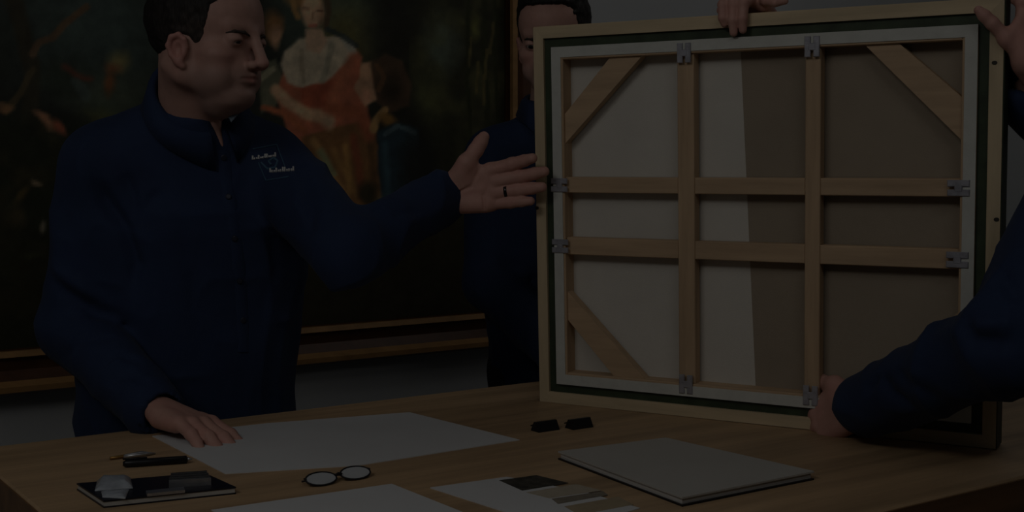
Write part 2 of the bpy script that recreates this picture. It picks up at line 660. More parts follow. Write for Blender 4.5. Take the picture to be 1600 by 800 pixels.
def blob(x, y, rx, ry, col, ang=0, soft=0.35, op=1.0, wob=1.0):
    X = PX + w1 * wob - x
    Y = PY + w2 * wob - y
    a = math.radians(ang)
    u, v = (X * math.cos(a) + Y * math.sin(a)) / rx, (-X * math.sin(a) + Y * math.cos(a)) / ry
    lay(np.clip((1 - np.hypot(u, v)) / soft, 0, 1), col, op)


def stroke(pts, w, col, soft=0.5, op=1.0, wob=0.5):
    X, Y = PX + w1 * wob, PY + w2 * wob
    best = np.full(PX.shape, 1e9)
    for (x0, y0), (x1, y1) in zip(pts[:-1], pts[1:]):
        dx, dy = x1 - x0, y1 - y0
        t = np.clip(((X - x0) * dx + (Y - y0) * dy) / (dx * dx + dy * dy), 0, 1)
        best = np.minimum(best, np.hypot(X - x0 - t * dx, Y - y0 - t * dy))
    lay(np.clip((1 - best / w) / soft, 0, 1), col, op)


def poly(pts, col, soft=5.0, op=1.0, wob=0.5):
    X, Y = PX + w1 * wob, PY + w2 * wob
    ins = np.zeros(PX.shape, bool)
    best = np.full(PX.shape, 1e9)
    n = len(pts)
    for i in range(n):
        (x0, y0), (x1, y1) = pts[i], pts[(i + 1) % n]
        dx, dy = x1 - x0, y1 - y0
        t = np.clip(((X - x0) * dx + (Y - y0) * dy) / (dx * dx + dy * dy), 0, 1)
        best = np.minimum(best, np.hypot(X - x0 - t * dx, Y - y0 - t * dy))
        c = ((y0 > Y) != (y1 > Y))
        with np.errstate(divide='ignore', invalid='ignore'):
            ins ^= c & (X < (x1 - x0) * (Y - y0) / (y1 - y0 if y1 != y0 else 1e-9) + x0)
    sd = np.where(ins, best, -best)
    lay(np.clip(sd / soft + 0.5, 0, 1), col, op)


n1, n2, n3 = fbm(90, 21), fbm(40, 31), fbm(16, 41)
# sky and distance, upper left
blob(150, 40, 190, 150, (18, 23, 21), soft=0.8, op=.8)
blob(170, 150, 90, 60, (20, 23, 17), soft=0.8, op=0.7)
blob(60, -120, 300, 160, (16, 20, 19), soft=0.7)
blob(520, 20, 110, 100, (17, 22, 18), soft=0.7)
blob(540, 60, 70, 90, (25, 22, 9), soft=0.8, op=0.8)
blob(500, -180, 380, 170, (15, 19, 17), soft=0.7)
# trunks and branches on the left
stroke([(10, -200), (22, 0), (42, 70), (52, 120), (45, 190)], 17, (12, 11, 7))
stroke([(52, 85), (62, 66), (84, 58), (100, 38), (135, 12)], 8, (27, 20, 13))
stroke([(50, 110), (30, 150), (10, 175)], 7, (20, 17, 10))
blob(100, 120, 50, 40, (11, 14, 10), soft=0.7, op=0.8)
blob(185, 95, 24, 24, (38, 35, 20), soft=0.8)
blob(176, 106, 22, 14, (38, 23, 13), soft=0.9)
blob(172, 130, 14, 28, (34, 20, 10), soft=0.7)
stroke([(100, 104), (120, 118), (140, 124)], 8, (28, 15, 10), soft=.9)
stroke([(118, 128), (136, 150)], 10, (20, 24, 22), op=0.7)
blob(155, 180, 40, 18, (24, 25, 12), soft=0.8, op=0.7)
# the dark undergrowth with a few pale leaves
poly([(-400, 190), (40, 185), (230, 200), (260, 560), (-400, 600)], (6, 7, 4), soft=30)
lay(np.clip((n2 - 0.5) * 3, 0, 1) * (PY > 180) * (PX < 240), (14, 12, 6), 0.8)
for x, y, rx, ry, a, c in ((10, 171, 20, 8, 5, (40, 28, 17)), (70, 188, 26, 9, 40, (52, 35, 24)), (92, 200, 20, 8, 50, (44, 22, 14)),
                           (57, 286, 13, 6, 25, (42, 35, 26)), (66, 355, 7, 16, 15, (36, 33, 27)), (34, 305, 10, 28, 30, (22, 18, 8)),
                           (24, 340, 22, 26, 10, (15, 13, 7)), (50, 400, 26, 7, -15, (19, 20, 10)), (-60, 260, 40, 20, 20, (26, 20, 11)),
                           (18, 430, 30, 9, 20, (14, 14, 7)), (-120, 380, 50, 16, 0, (18, 17, 8))):
    blob(x, y, rx, ry, c, ang=a, soft=0.7)
# right-hand wood: bushes and vertical trunks
poly([(600, -250), (830, -250), (830, 560), (560, 560)], (9, 9, 5), soft=60)
blob(690, 70, 38, 62, (21, 24, 19), soft=0.7)
blob(668, 150, 40, 60, (19, 20, 10), soft=0.8, op=0.9)
blob(742, 40, 14, 34, (25, 25, 11), soft=0.8)
lay(np.clip((n2 - 0.48) * 4, 0, 1) * (PX > 640) * (PX < 800) * (PY < 250), (20, 20, 10), 0.7)
for x, w in ((732, 4), (760, 6), (776, 4)):
    stroke([(x, -40), (x - 3, 80), (x + 4, 200), (x + 6, 300)], w, (8, 9, 4), op=0.9)
for x, y in ((735, 80), (762, 100), (748, 120), (770, 60), (757, 140)):
    stroke([(x, y - 22), (x - 3, y + 24)], 3, (24, 21, 10), op=0.8)
poly([(590, -60), (650, -40), (640, 90), (625, 110), (660, 200), (700, 340), (700, 560), (560, 560), (600, 100)], (6, 6, 4), soft=30)
# companion behind the man's profile
blob(428, 42, 18, 34, (36, 24, 12), soft=0.6)
blob(432, 56, 12, 22, (54, 40, 29), soft=0.7)
poly([(404, 100), (432, 92), (448, 128), (430, 168), (408, 178)], (27, 27, 20))
stroke([(408, 122), (428, 108)], 6, (46, 44, 34))
# seated woman: blouse, red dress, gold skirt
poly([(452, 95), (480, 60), (540, 60), (566, 88), (570, 150), (580, 200), (560, 250), (455, 220), (430, 150)], (50, 26, 17))
poly([(470, 215), (560, 190), (600, 240), (600, 330), (560, 345), (520, 310), (480, 250)], (34, 22, 11))
for a, b, c in (((490, 220), (545, 320), (52, 38, 20)), ((520, 235), (570, 322), (44, 31, 15)), ((552, 215), (566, 310), (40, 18, 10)),
                ((500, 236), (520, 270), (36, 40, 28)), ((540, 230), (545, 300), (50, 36, 17)), ((578, 210), (586, 330), (24, 16, 8))):
    stroke([a, b], 9, c, soft=0.8, op=0.8)
blob(575, 300, 22, 26, (12, 10, 5), soft=0.6)
poly([(446, 78), (468, 62), (500, 60), (530, 56), (552, 66), (556, 82), (528, 112), (505, 134), (470, 136), (450, 128), (440, 100)], (56, 51, 42))
poly([(476, 48), (502, 46), (512, 66), (498, 84), (478, 78)], (58, 47, 37))
stroke([(470, 80), (474, 126)], 5, (44, 39, 31), op=0.7)
stroke([(520, 70), (505, 128)], 7, (42, 40, 33), op=0.7)
stroke([(540, 62), (550, 80)], 7, (46, 45, 40), op=0.8)
poly([(466, 138), (508, 132), (530, 120), (514, 170), (474, 168)], (46, 20, 12), op=0.9)
stroke([(552, 92), (536, 120), (520, 158)], 14, (52, 28, 18), soft=0.8)
stroke([(432, 140), (446, 158), (476, 178), (510, 186)], 13, (58, 45, 33), soft=0.5)
stroke([(440, 150), (470, 176)], 6, (66, 52, 39), soft=0.8, op=0.7)
blob(514, 192, 15, 18, (56, 45, 34), soft=0.5)
stroke([(412, 168), (440, 178), (476, 205)], 8, (50, 26, 15), soft=0.7)
stroke([(516, 172), (560, 176), (575, 210)], 16, (44, 22, 13), soft=0.8)
blob(478, -6, 34, 30, (42, 30, 16), soft=0.5)
blob(488, 18, 21, 33, (62, 49, 37), soft=0.35, wob=0.2)
blob(504, 24, 9, 26, (44, 30, 21), soft=0.9, op=0.7, wob=0.2)
stroke([(458, -12), (461, 16), (466, 28)], 6, (46, 34, 18))
stroke([(508, -14), (514, 20), (510, 44)], 6, (20, 15, 9))
stroke([(474, 13), (482, 14)], 2.6, (30, 20, 14), soft=0.9, wob=0.1)
stroke([(496, 16), (504, 17)], 2.6, (30, 20, 14), soft=0.9, wob=0.1)
stroke([(490, 18), (488, 30)], 2.4, (50, 36, 26), soft=0.9, wob=0.1)
stroke([(484, 40), (494, 40)], 3, (52, 22, 17), soft=0.9, wob=0.1)
stroke([(512, 46), (540, 58), (555, 70)], 6, (10, 13, 13), op=0.8)
# the boy in profile, in blue
poly([(580, 95), (604, 84), (628, 96), (642, 130), (640, 165), (610, 175), (588, 160), (580, 130)], (19, 13, 8))
blob(612, 138, 26, 32, (10, 7, 4), soft=0.7)
stroke([(588, 100), (600, 120), (592, 140)], 5, (30, 19, 10), op=0.7)
poly([(566, 98), (580, 96), (584, 128), (588, 156), (570, 168), (560, 150), (553, 138), (562, 120)], (54, 40, 29), soft=4)
blob(572, 150, 12, 16, (58, 40, 30), soft=0.7, wob=0.2)
stroke([(601, 172), (586, 190), (582, 202)], 8, (48, 36, 20))
blob(606, 186, 20, 14, (38, 26, 10), soft=0.6)
poly([(588, 205), (622, 190), (652, 200), (656, 260), (640, 320), (600, 330), (590, 270)], (7, 12, 14))
stroke([(600, 210), (622, 196), (646, 206)], 5, (20, 26, 27), op=0.8)
stroke([(600, 225), (606, 310)], 9, (13, 21, 24), soft=0.9, op=0.8)
blob(655, 260, 40, 80, (5, 5, 4), soft=0.6, op=0.9)
blob(594, 318, 12, 16, (22, 24, 18), soft=0.6)
# ground below
poly([(-400, 360), (260, 380), (260, 700), (-400, 700)], (6, 6, 3), soft=60, op=0.7)
poly([(260, 360), (830, 340), (830, 700), (260, 700)], (8, 7, 4), soft=40, op=0.9)
PC *= (0.80 + 0.4 * n3)[..., None]
PC = np.clip(PC, 2, 255) / 255
PLIN = np.where(PC <= 0.04045, PC / 12.92, ((PC + 0.055) / 1.055) ** 2.4) / 0.056
nmx, nzx = PX.shape
ids = np.arange(nmx * nzx).reshape(nmx, nzx)
quads = np.stack([ids[:-1, :-1], ids[1:, :-1], ids[1:, 1:], ids[:-1, 1:]], -1).reshape(-1, 4)
link('painted_canvas', big_mesh('painted_canvas', pw.reshape(-1, 3) - PO, quads, np.clip(PLIN * 0.95, 0, 0.8).reshape(-1, 3), False), M_paint, pr)

# ------------------------------------------------------------------ the table
TN0, TN1, TM0, TM1 = 1.057, 2.112, 0.416, 3.0
TT = 0.05
tb = empty('work_table', nm((TN0 + TN1) / 2, (TM0 + TM1) / 2, 0), math.atan2(MA[1], MA[0]))
tag(tb, 'long light oak work table with thick edges, papers spread over it', 'table')
LW, LD = TM1 - TM0, TN1 - TN0
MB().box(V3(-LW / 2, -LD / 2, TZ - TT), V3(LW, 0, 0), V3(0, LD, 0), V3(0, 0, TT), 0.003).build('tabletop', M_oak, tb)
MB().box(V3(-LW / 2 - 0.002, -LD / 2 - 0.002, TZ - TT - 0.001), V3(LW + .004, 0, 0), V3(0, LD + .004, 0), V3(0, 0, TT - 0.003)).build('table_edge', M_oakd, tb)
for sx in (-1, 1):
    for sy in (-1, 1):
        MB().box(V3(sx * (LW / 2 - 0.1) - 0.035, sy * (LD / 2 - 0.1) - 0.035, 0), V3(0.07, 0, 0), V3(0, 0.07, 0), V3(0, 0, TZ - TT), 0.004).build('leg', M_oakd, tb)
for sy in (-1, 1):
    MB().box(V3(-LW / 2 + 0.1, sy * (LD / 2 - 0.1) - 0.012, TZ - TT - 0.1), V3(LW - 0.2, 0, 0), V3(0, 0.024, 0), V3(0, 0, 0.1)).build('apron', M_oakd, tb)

# ------------------------------------------------------------------ the canvas held up, seen from the back
YAW, LEAN, ROLL = -0.5236, -0.0379, -0.0013
WF, HF = 0.8226, 0.7035
BR = V3(0.7655, 1.9690, TZ + 0.0015)
_u = V3(math.cos(YAW), math.sin(YAW), 0)
_n = np.cross(V3(0, 0, 1), _u)
_v = math.cos(LEAN) * V3(0, 0, 1) + math.sin(LEAN) * _n
FU = math.cos(ROLL) * _u - math.sin(ROLL) * _v
FV = math.cos(ROLL) * _v + math.sin(ROLL) * _u
FN = np.cross(FV, FU)
FN = FN if FN @ FW > 0 else -FN          # away from the viewer
BL = BR - WF * FU
fr = empty('stretched_canvas', BL)
tag(fr, 'stretched canvas in a pale pine tray frame, its braced back turned to the viewer', 'canvas')


def fab(px, py, t=0.0):
    r = ray(px, py)
    o = BL + FN * t
    p = CC + r * (((o - CC) @ FN) / (r @ FN))
    return (p - o) @ FU, (p - o) @ FV


def fpt(a, b, t=0.0):
    return a * FU + b * FV + t * FN


FR_ROT = np.stack([FU, FV, FN], 1)


def fbox(name, a0, a1, b0, b1, t0, t1, m, bev=0.0012):
    return MB().box(V3(a0, b0, t0), V3(a1 - a0, 0, 0), V3(0, b1 - b0, 0), V3(0, 0, t1 - t0), bev).build(name, m, fr)


def fpoly(name, ab, t0, t1, m):
    return MB().prism([V3(a, b, t0) for a, b in ab], [V3(a, b, t1) for a, b in ab]).build(name, m, fr)


from mathutils import Matrix
fr.rotation_euler = Matrix(FR_ROT.tolist()).to_euler() if np.linalg.det(FR_ROT) > 0 else (0, 0, 0)
if np.linalg.det(FR_ROT) < 0:      # keep a right-handed frame: mirror t instead
    FR_ROT = np.stack([FU, FV, -FN], 1)
    fr.rotation_euler = Matrix(FR_ROT.tolist()).to_euler()
    _fb, _fp = fbox, fpoly

    def fbox(name, a0, a1, b0, b1, t0, t1, m, bev=0.0012):
        return _fb(name, a0, a1, b0, b1, -t1, -t0, m, bev)

    def fpoly(name, ab, t0, t1, m):
        return _fp(name, ab, -t1, -t0, m)

w0, w1_, w2_, w3 = 0.0205, 0.0375, 0.0565, 0.0605
DP = 0.048
# outer tray rails, mitred
for nm_, ab, m in (('top', [(0, HF), (WF, HF), (WF - w0, HF - w0), (w0, HF - w0)], M_pine), ('bottom', [(0, 0), (w0, w0), (WF - w0, w0), (WF, 0)], M_pine),
                   ('left', [(0, 0), (0, HF), (w0, HF - w0), (w0, w0)], M_pinev), ('right', [(WF, 0), (WF - w0, w0), (WF - w0, HF - w0), (WF, HF)], M_pinev)):
    fpoly('tray_rail', ab, 0.0, DP, m)
# painted outer face and painted rebate
for (a0, a1, b0, b1) in ((-0.0015, 0, 0, HF), (WF, WF + 0.0015, 0, HF), (0, WF, HF, HF + 0.0015)):
    fbox('painted_side', a0, a1, b0, b1, 0.002, DP, M_green if a0 != 0 else M_pine, 0)
for (a0, a1, b0, b1) in ((w0, w1_, w0, HF - w0), (WF - w1_, WF - w0, w0, HF - w0), (w1_, WF - w1_, HF - w1_, HF - w0), (w1_, WF - w1_, w0, w1_)):
    fbox('rebate', a0, a1, b0, b1, 0.006, DP - 0.002, M_green, 0)
# stretcher bars with the turned-over canvas edge
TB = 0.034
for (a0, a1, b0, b1, m) in ((w1_, w3, w1_, HF - w1_, M_barv), (WF - w3, WF - w1_, w1_, HF - w1_, M_barv),
                            (w3, WF - w3, HF - w3, HF - w1_, M_bar), (w3, WF - w3, w1_, w3, M_bar)):
    fbox('stretcher_bar', a0, a1, b0, b1, 0.0, TB, m)
for ab in ([(w1_, w1_), (w1_, HF - w1_), (w2_, HF - w2_), (w2_, w2_)], [(WF - w1_, w1_), (WF - w2_, w2_), (WF - w2_, HF - w2_), (WF - w1_, HF - w1_)],
           [(w1_, HF - w1_), (WF - w1_, HF - w1_), (WF - w2_, HF - w2_), (w2_, HF - w2_)], [(w1_, w1_), (w2_, w2_), (WF - w2_, w2_), (WF - w1_, w1_)]):
    fpoly('canvas_edge', ab, -0.0015, 0.0, M_white)
# canvas back: pale strip on the left, raw linen on the right
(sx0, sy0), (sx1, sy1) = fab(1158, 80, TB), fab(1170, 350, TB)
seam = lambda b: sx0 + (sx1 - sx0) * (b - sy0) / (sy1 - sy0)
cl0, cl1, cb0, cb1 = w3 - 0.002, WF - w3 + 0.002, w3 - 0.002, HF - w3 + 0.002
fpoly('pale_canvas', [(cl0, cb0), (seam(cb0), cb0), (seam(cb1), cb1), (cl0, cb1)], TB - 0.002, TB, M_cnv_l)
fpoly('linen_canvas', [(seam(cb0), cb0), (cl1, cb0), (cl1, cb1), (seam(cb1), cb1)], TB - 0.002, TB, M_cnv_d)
# cross bars
XB = []
for x0, x1 in ((1057, 1083), (1257, 1281)):
    a0, a1 = fab(x0, 180)[0], fab(x1, 180)[0]
    XB.append((a0, a1))
    fbox('cross_bar', a0, a1, w3, HF - w3, 0.004, 0.028, M_barv)
edges_a = [w3, XB[0][0], XB[0][1], XB[1][0], XB[1][1], WF - w3]
YB = []
for (yl0, yr0, yl1, yr1) in ((276, 281, 303, 306), (374, 387, 401, 418)):
    bt = (fab(900, yl0)[1] + fab(1480, yr0)[1]) / 2
    bb = (fab(900, yl1)[1] + fab(1480, yr1)[1]) / 2
    YB.append((bb, bt))
    for i in (0, 2, 4):
        fbox('cross_bar', edges_a[i], edges_a[i + 1], bb, bt, 0.005, 0.028, M_bar)
# corner braces
(ax0, ay0), (ax1, ay1) = fab(951, 88), fab(1001, 86)
(bx0, by0), (bx1, by1) = fab(884, 178), fab(884, 224)
(cx0, cy0), (cx1, cy1) = fab(1403, 66), fab(1350, 69)
(dx0, dy0), (dx1, dy1) = fab(1508, 152), fab(1508, 219)
it = HF - w3
sA0, sA1 = ax0 - w3, ax1 - w3
sB0, sB1 = it - by0, it - by1
tA0, tA1 = WF - w3 - cx0, WF - w3 - cx1
tB0, tB1 = it - dy0, it - dy1
for cx, sx, cy, sy in ((w3, 1, HF - w3, -1), (WF - w3, -1, HF - w3, -1), (w3, 1, w3, 1), (WF - w3, -1, w3, 1)):
    if cx == w3:
        ab = [(cx + sx * sA0, cy), (cx + sx * sA1, cy), (cx, cy + sy * sB1), (cx, cy + sy * sB0)]
    else:
        ab = [(cx + sx * tA0, cy), (cx + sx * tA1, cy), (cx, cy + sy * tB1), (cx, cy + sy * tB0)]
    fpoly('corner_brace', ab, 0.006, 0.026, M_bar)
# joint plates, each a small galvanised dog with two slots
def plate(a, b, horiz):
    la, lb = (0.034, 0.026) if horiz else (0.026, 0.034)
    q_ = MB()
    for k in (-1, 1):
        if horiz:
            q_.box(V3(a - la / 2, b + k * 0.0075 - 0.0052, -0.004), V3(la, 0, 0), V3(0, 0.0104, 0), V3(0, 0, 0.0035), 0.001)
        else:
            q_.box(V3(a + k * 0.0075 - 0.0052, b - lb / 2, -0.004), V3(0.0104, 0, 0), V3(0, lb, 0), V3(0, 0, 0.0035), 0.001)
    q_.box(V3(a - 0.006, b - 0.006, -0.0045), V3(0.012, 0, 0), V3(0, 0.012, 0), V3(0, 0, 0.004), 0.001)
    o = q_.build('joint_plate', M_plate, fr)
    if fr_mirror:
        o.scale = (1, 1, -1)
    return o


fr_mirror = True
for (bb, bt) in YB:
    plate(w3 - 0.010, (bb + bt) / 2, True)
    plate(WF - w3 - 0.002, (bb + bt) / 2, True)
for (a0, a1) in XB:
    plate((a0 + a1) / 2, HF - w3 + 0.001, False)
    plate((a0 + a1) / 2, w3 - 0.001, False)
# knots / nail heads on the tray rails
for px, py in ((839, 325), (1554, 98), (1557, 343)):
    a, b = fab(px, py)
    v, f = [], []
    for j in range(10):
        w = 2 * math.pi * j / 10
        v.append((a + 0.0042 * math.cos(w), b + 0.0032 * math.sin(w), 0.0009))
    v += [(x, y, -0.001) for x, y, _ in v]
    f.append(tuple(range(10)))
    for j in range(10):
        f.append((j, j + 10, (j + 1) % 10 + 10, (j + 1) % 10))
    link('nail_head', new_mesh('nail_head', v, f), M_nail, fr)

# ------------------------------------------------------------------ people
SKIN = np.array(T(46, 34, 30))
SKIN_RED = np.array(T(47, 31, 28))
LIP = np.array(T(42, 27, 24))
STUB = np.array(T(39, 30, 27))


def head_prims(F, M, slit=0.0035, heavy=1.0):
    F.M = M
    F.ell((0, -.010, .030), (.076, .098, .088), .01)
    F.ell((0, .033, .036), (.064, .062, .062), .02)
    F.ell((0, .030, -.035), (.060, .060, .075), .02)
    for s in (-1, 1):
        F.cone((s * .054, -.004, -.062), (s * .022, .066, -.094), .017, .016, .022)
        F.cone((s * .060, -.002, -.02), (s * .053, -.002, -.063), .015, .017, .02)
        F.ell((s * .044, .056, -.030), (.024, .026, .020), .016)
        F.ell((s * .040, .052, -.066), (.024 * heavy, .028, .024), .018)
        F.cone((s * .010, .088, .015), (s * .040, .074, .017), .010, .009, .012)
    F.ell((0, .079, -.092), (.024, .018, .016), .014)
    F.ell((0, .055, -.102), (.032, .030, .012), .015)
    F.ell((0, .080, -.056), (.029, .018, .024), .014)
    for s in (-1, 1):
        F.ell((s * .032, .104, -.004), (.019, .020, .0125), .014, 'sub')
    F.cone((0, .0945, .008), (0, .1155, -.036), .0085, .0098, .010)
    F.ell((0, .117, -.039), (.0098, .0092, .0082), .005)
    for s in (-1, 1):
        F.ell((s * .0125, .104, -.0425), (.0078, .0105, .0075), .006)
        F.ell((s * .0065, .109, -.0495), (.0036, .006, .003), .003, 'sub')
        F.ell((s * .032, .0795, -.003), (.0155, .0142, .0128), .006)
        F.ell((s * .032, .0960, -.0078), (.0125, .0125, slit), .002, 'sub')
    F.cone((-.021, .0885, -.0625), (0, .0975, -.0595), .0036, .0046, .005)
    F.cone((.021, .0885, -.0625), (0, .0975, -.0595), .0036, .0046, .005)
    F.cone((-.018, .0885, -.0690), (0, .0960, -.0700), .0038, .0050, .005)
    F.cone((.018, .0885, -.0690), (0, .0960, -.0700), .0038, .0050, .005)
    F.cone((-.023, .0925, -.0655), (0, .1030, -.0645), .0016, .0022, .003, 'sub')
    F.cone((.023, .0925, -.0655), (0, .1030, -.0645), .0016, .0022, .003, 'sub')
    F.cone((-.012, .101, -.0800), (.012, .101, -.0800), .005, .005, .008, 'sub')
    for s in (-1, 1):     # ears: helix, lobe, bowl
        hx = [(s * .074, .016, -.022), (s * .078, .015, -.010), (s * .082, .006, -.003), (s * .086, -.006, -.008), (s * .086, -.011, -.022),
              (s * .082, -.007, -.036), (s * .077, .005, -.048), (s * .074, .011, -.054)]
        F.ell((s * .077, .003, -.029), (.0065, .0145, .0235), .005)
        F.chain(hx, [.0045, .0042, .0042, .0044, .0046, .0048, .0062, .0055], .004)
        F.ell((s * .083, .005, -.028), (.0065, .0075, .0115), .004, 'sub')
        F.ell((s * .076, .015, -.031), (.005, .0045, .008), .003)
    F.M = IDM


def head_colors(v, M):
    p = ((v - M[1]) / M[2]) @ M[0]
    n = len(v)
    c = np.tile(SKIN, (n, 1))
    ax = np.abs(p[:, 0])

    def mix(m_, col):
        nonlocal c
        m_ = np.clip(m_, 0, 1)[:, None]
        c = c * (1 - m_) + np.asarray(col) * m_
    ins = (p[:, 2] < .2) & (p[:, 2] > -.16) & (np.abs(p[:, 1]) < .16)
    # beard shadow
    st = np.clip((-.040 - p[:, 2]) / .025, 0, 1) * np.clip((p[:, 1] + .0) / .03, 0, 1) * np.clip((p[:, 2] + .15) / .02, 0, 1)
    mix(st * 0.75 * ins, STUB)
    ear = np.clip((ax - .074) / .006, 0, 1) * (np.abs(p[:, 1] - .002) < .03) * ins
    mix(ear * 0.8, SKIN_RED)
    chk = np.clip(1 - np.hypot((ax - .045) / .025, (p[:, 2] + .035) / .022), 0, 1) * (p[:, 1] > .03)
    mix(chk * 0.5 * ins, SKIN_RED)
    nose = np.clip(1 - np.hypot(ax / .018, (p[:, 2] + .04) / .018), 0, 1) * (p[:, 1] > .09)
    mix(nose * 0.7, SKIN_RED)
    lip = np.clip(1.6 - 1.6 * np.hypot(ax / .024, (p[:, 2] + .0650) / .0090), 0, 1) * (p[:, 1] > .083)
    mix(lip, LIP)
    lash = np.clip(1.5 - 1.5 * np.hypot((ax - .032) / .0155, (p[:, 2] + .0070) / .0050), 0, 1) * (p[:, 1] > .075)
    mix(lash * 0.8, np.array(T(20, 14, 13)))
    return c


def hair_mesh(M, h, keep, top=(0, .006, .066, .070, .088, .058), seed=1):
    lo = M[1] - 0.19 * M[2]
    F = SDF(lo, M[1] + 0.19 * M[2], h)
    F.M = M
    F.ell((0, -.013, .031), (.0815, .1045, .093), .01)
    F.ell(top[:3], top[3:], .02)
    keep(F)
    F.M = IDM
    v, q = F.mesh(1)
    nr = vnormals(v, q)
    p = ((v - M[1]) / M[2]) @ M[0]
    d = (vnoise(p * [260, 90, 90], seed) - 0.5) * 0.0035 + (vnoise(p * [70, 40, 40], seed + 5) - 0.5) * 0.004
    fade = np.clip((.050 - p[:, 2]) / .075, 0, 1) * np.clip((p[:, 1] + .06) / .09, 0, 1)
    fade = np.clip(fade * (.6 + .8 * vnoise(p * 160, seed + 9)), 0, 1)[:, None]
    c = np.array([.0125, .0105, .0090]) * (1 - fade) + np.array([.060, .046, .039]) * fade
    return v + nr * d[:, None] * M[2], q, c


def keep_hair(F, front=.064, zt=.080, low=None):
    low = low or ([-.12, -.078, -.05, -.028, -.020, .018, .026, .036, .08], [-.062, -.060, -.044, -.020, -.004, -.004, -.024, -.026, -.026])
    B = ((-.13, -.16, -.16), (.13, .16, .16))
    F.func(lambda X, Y, Z: (Y + .004 * np.sin(Z * 420) + .003 * np.sin(Z * 900 + X * 300) - (front + np.clip((Z - zt) * 2.6, 0, 1) - 0.10 * np.clip(np.abs(X) - .03, 0, .02) * (Z > zt))) * 0.6, *B, .010, 'max')
    F.func(lambda X, Y, Z: np.interp(Y + 0 * X, low[0], low[1]).astype(np.float32) + 0 * Z - Z, *B, .008, 'max')


def brow_mesh(M, s):
    F = SDF(to_world(M, (s * .032, .09, .014)) - .04, to_world(M, (s * .032, .09, .014)) + .04, .0016)
    F.M = M
    F.chain([(s * .014, .0962, .0055), (s * .026, .0948, .0095), (s * .040, .0858, .0095), (s * .049, .0755, .006)], [.0018, .0026, .0024, .0012], .003)
    F.M = IDM
    return F.mesh(0)


def eye_obj(M, s, look, parent):
    v, f = [], []
    nu, nv = 20, 14
    for j in range(nv + 1):
        th = math.pi * j / nv
        for i in range(nu):
            ph = 2 * math.pi * i / nu
            v.append((math.sin(th) * math.cos(ph), math.cos(th), math.sin(th) * math.sin(ph)))
    for j in range(nv):
        for i in range(nu):
            f.append((j * nu + i, j * nu + (i + 1) % nu, (j + 1) * nu + (i + 1) % nu, (j + 1) * nu + i))
    v = np.array(v)
    y = nrm(look)
    x = nrm(np.cross(y, (0, 0, 1)))
    z = np.cross(x, y)
    c = np.tile(np.array([.55, .53, .50]), (len(v), 1))
    c[v[:, 1] > .80] = (.05, .04, .03)
    c[v[:, 1] > .96] = (.004, .004, .004)
    w = v @ np.stack([x, y, z], 0)
    lv = np.array((s * .032, .0795, -.0035)) + w * 0.0122
    wv = M[1] + M[2] * lv @ M[0].T
    return link('eye', big_mesh('eye', wv, np.array(f), c), M_eye, parent)


def hand_joints(W, d, n, left, curl=(10, 15, 12), spread=4, sc=1.0, curls=None, splay=None):
    d, n = nrm(d), nrm(n)
    n = nrm(n - d * (n @ d))
    s = np.cross(d, -n) if left else np.cross(-n, d)
    mc = [(.026, .088), (.0045, .093), (-.016, .088), (-.034, .078)]
    ln = [(.043, .026, .021), (.047, .029, .022), (.043, .027, .021), (.034, .021, .019)]
    out = []
    for i in range(4):
        p = W + sc * (s * mc[i][0] + d * mc[i][1])
        cu = curls[i] if curls else curl
        a0 = math.radians((splay[i] if splay else (1.3 - i) * spread))
        dd_ = math.cos(a0) * d + math.sin(a0) * s
        pts = [p]
        a = 0
        for j in range(3):
            a += math.radians(cu[j])
            p = p + sc * ln[i][j] * (math.cos(a) * dd_ + math.sin(a) * n)
            pts.append(p)
        out.append(pts)
    return W, d, n, s, out


def hand_prims(F, J, thumb, sc=1.0, fat=1.0):
    W, d, n, s, fg = J
    r = sc * fat
    F.M = IDM
    wr = [W + s * .016 * sc, W + s * .005 * sc, W - s * .006 * sc, W - s * .017 * sc]
    for i in range(4):
        F.cone(wr[i], fg[i][0] - d * .004, .0155 * r, .0120 * r, .010)
    for i in range(3):
        m0 = (wr[i] + wr[i + 1]) / 2
        m1 = (fg[i][0] + fg[i + 1][0]) / 2 - d * .008
        F.cone(m0, m1, .0155 * r, .0112 * r, .008)
    F.cone(W - s * .022 * sc + n * .006 * sc + d * .018 * sc, fg[3][0] - d * .012 * sc + n * .005 * sc, .0165 * r, .0115 * r, .012)
    F.cone(wr[0] + n * .006 * sc + d * .012 * sc, thumb[1], .0175 * r, .0130 * r, .014)
    F.cone(wr[1] + d * .03 * sc, thumb[1], .012 * r, .0115 * r, .018)
    F.cone(fg[0][0] - d * .02 * sc, thumb[1], .008 * r, .008 * r, .012)
    F.chain(thumb, [.0155 * r, .0140 * r, .0125 * r, .0095 * r], .006)
    F.ell(thumb[2] * .45 + thumb[3] * .55, (.0120 * r,) * 3, .006)
    cr = n * .0150 * r
    F.chain([fg[0][0] - d * .012 * sc + s * .012 * sc + cr, W + d * .050 * sc + s * .004 * sc + cr * 1.15, W + d * .014 * sc - s * .002 * sc + cr * 1.1], [.0010, .0018, .0008], .005, 'sub')
    F.chain([fg[1][0] - d * .006 * sc + s * .004 * sc + cr, fg[2][0] - d * .020 * sc + cr, fg[3][0] - d * .014 * sc - s * .010 * sc + cr], [.0006, .0014, .0006], .005, 'sub')
    rad = [.0124, .0113, .0103, .0084]
    for i in range(4):
        q = [1.0, 1.03, 1.0, .88][i] * r
        F.chain(fg[i], [x * q for x in rad], .003)
        F.ell(fg[i][0], (.0128 * q,) * 3, .006)
        F.ell(fg[i][1], (.0117 * q,) * 3, .004)


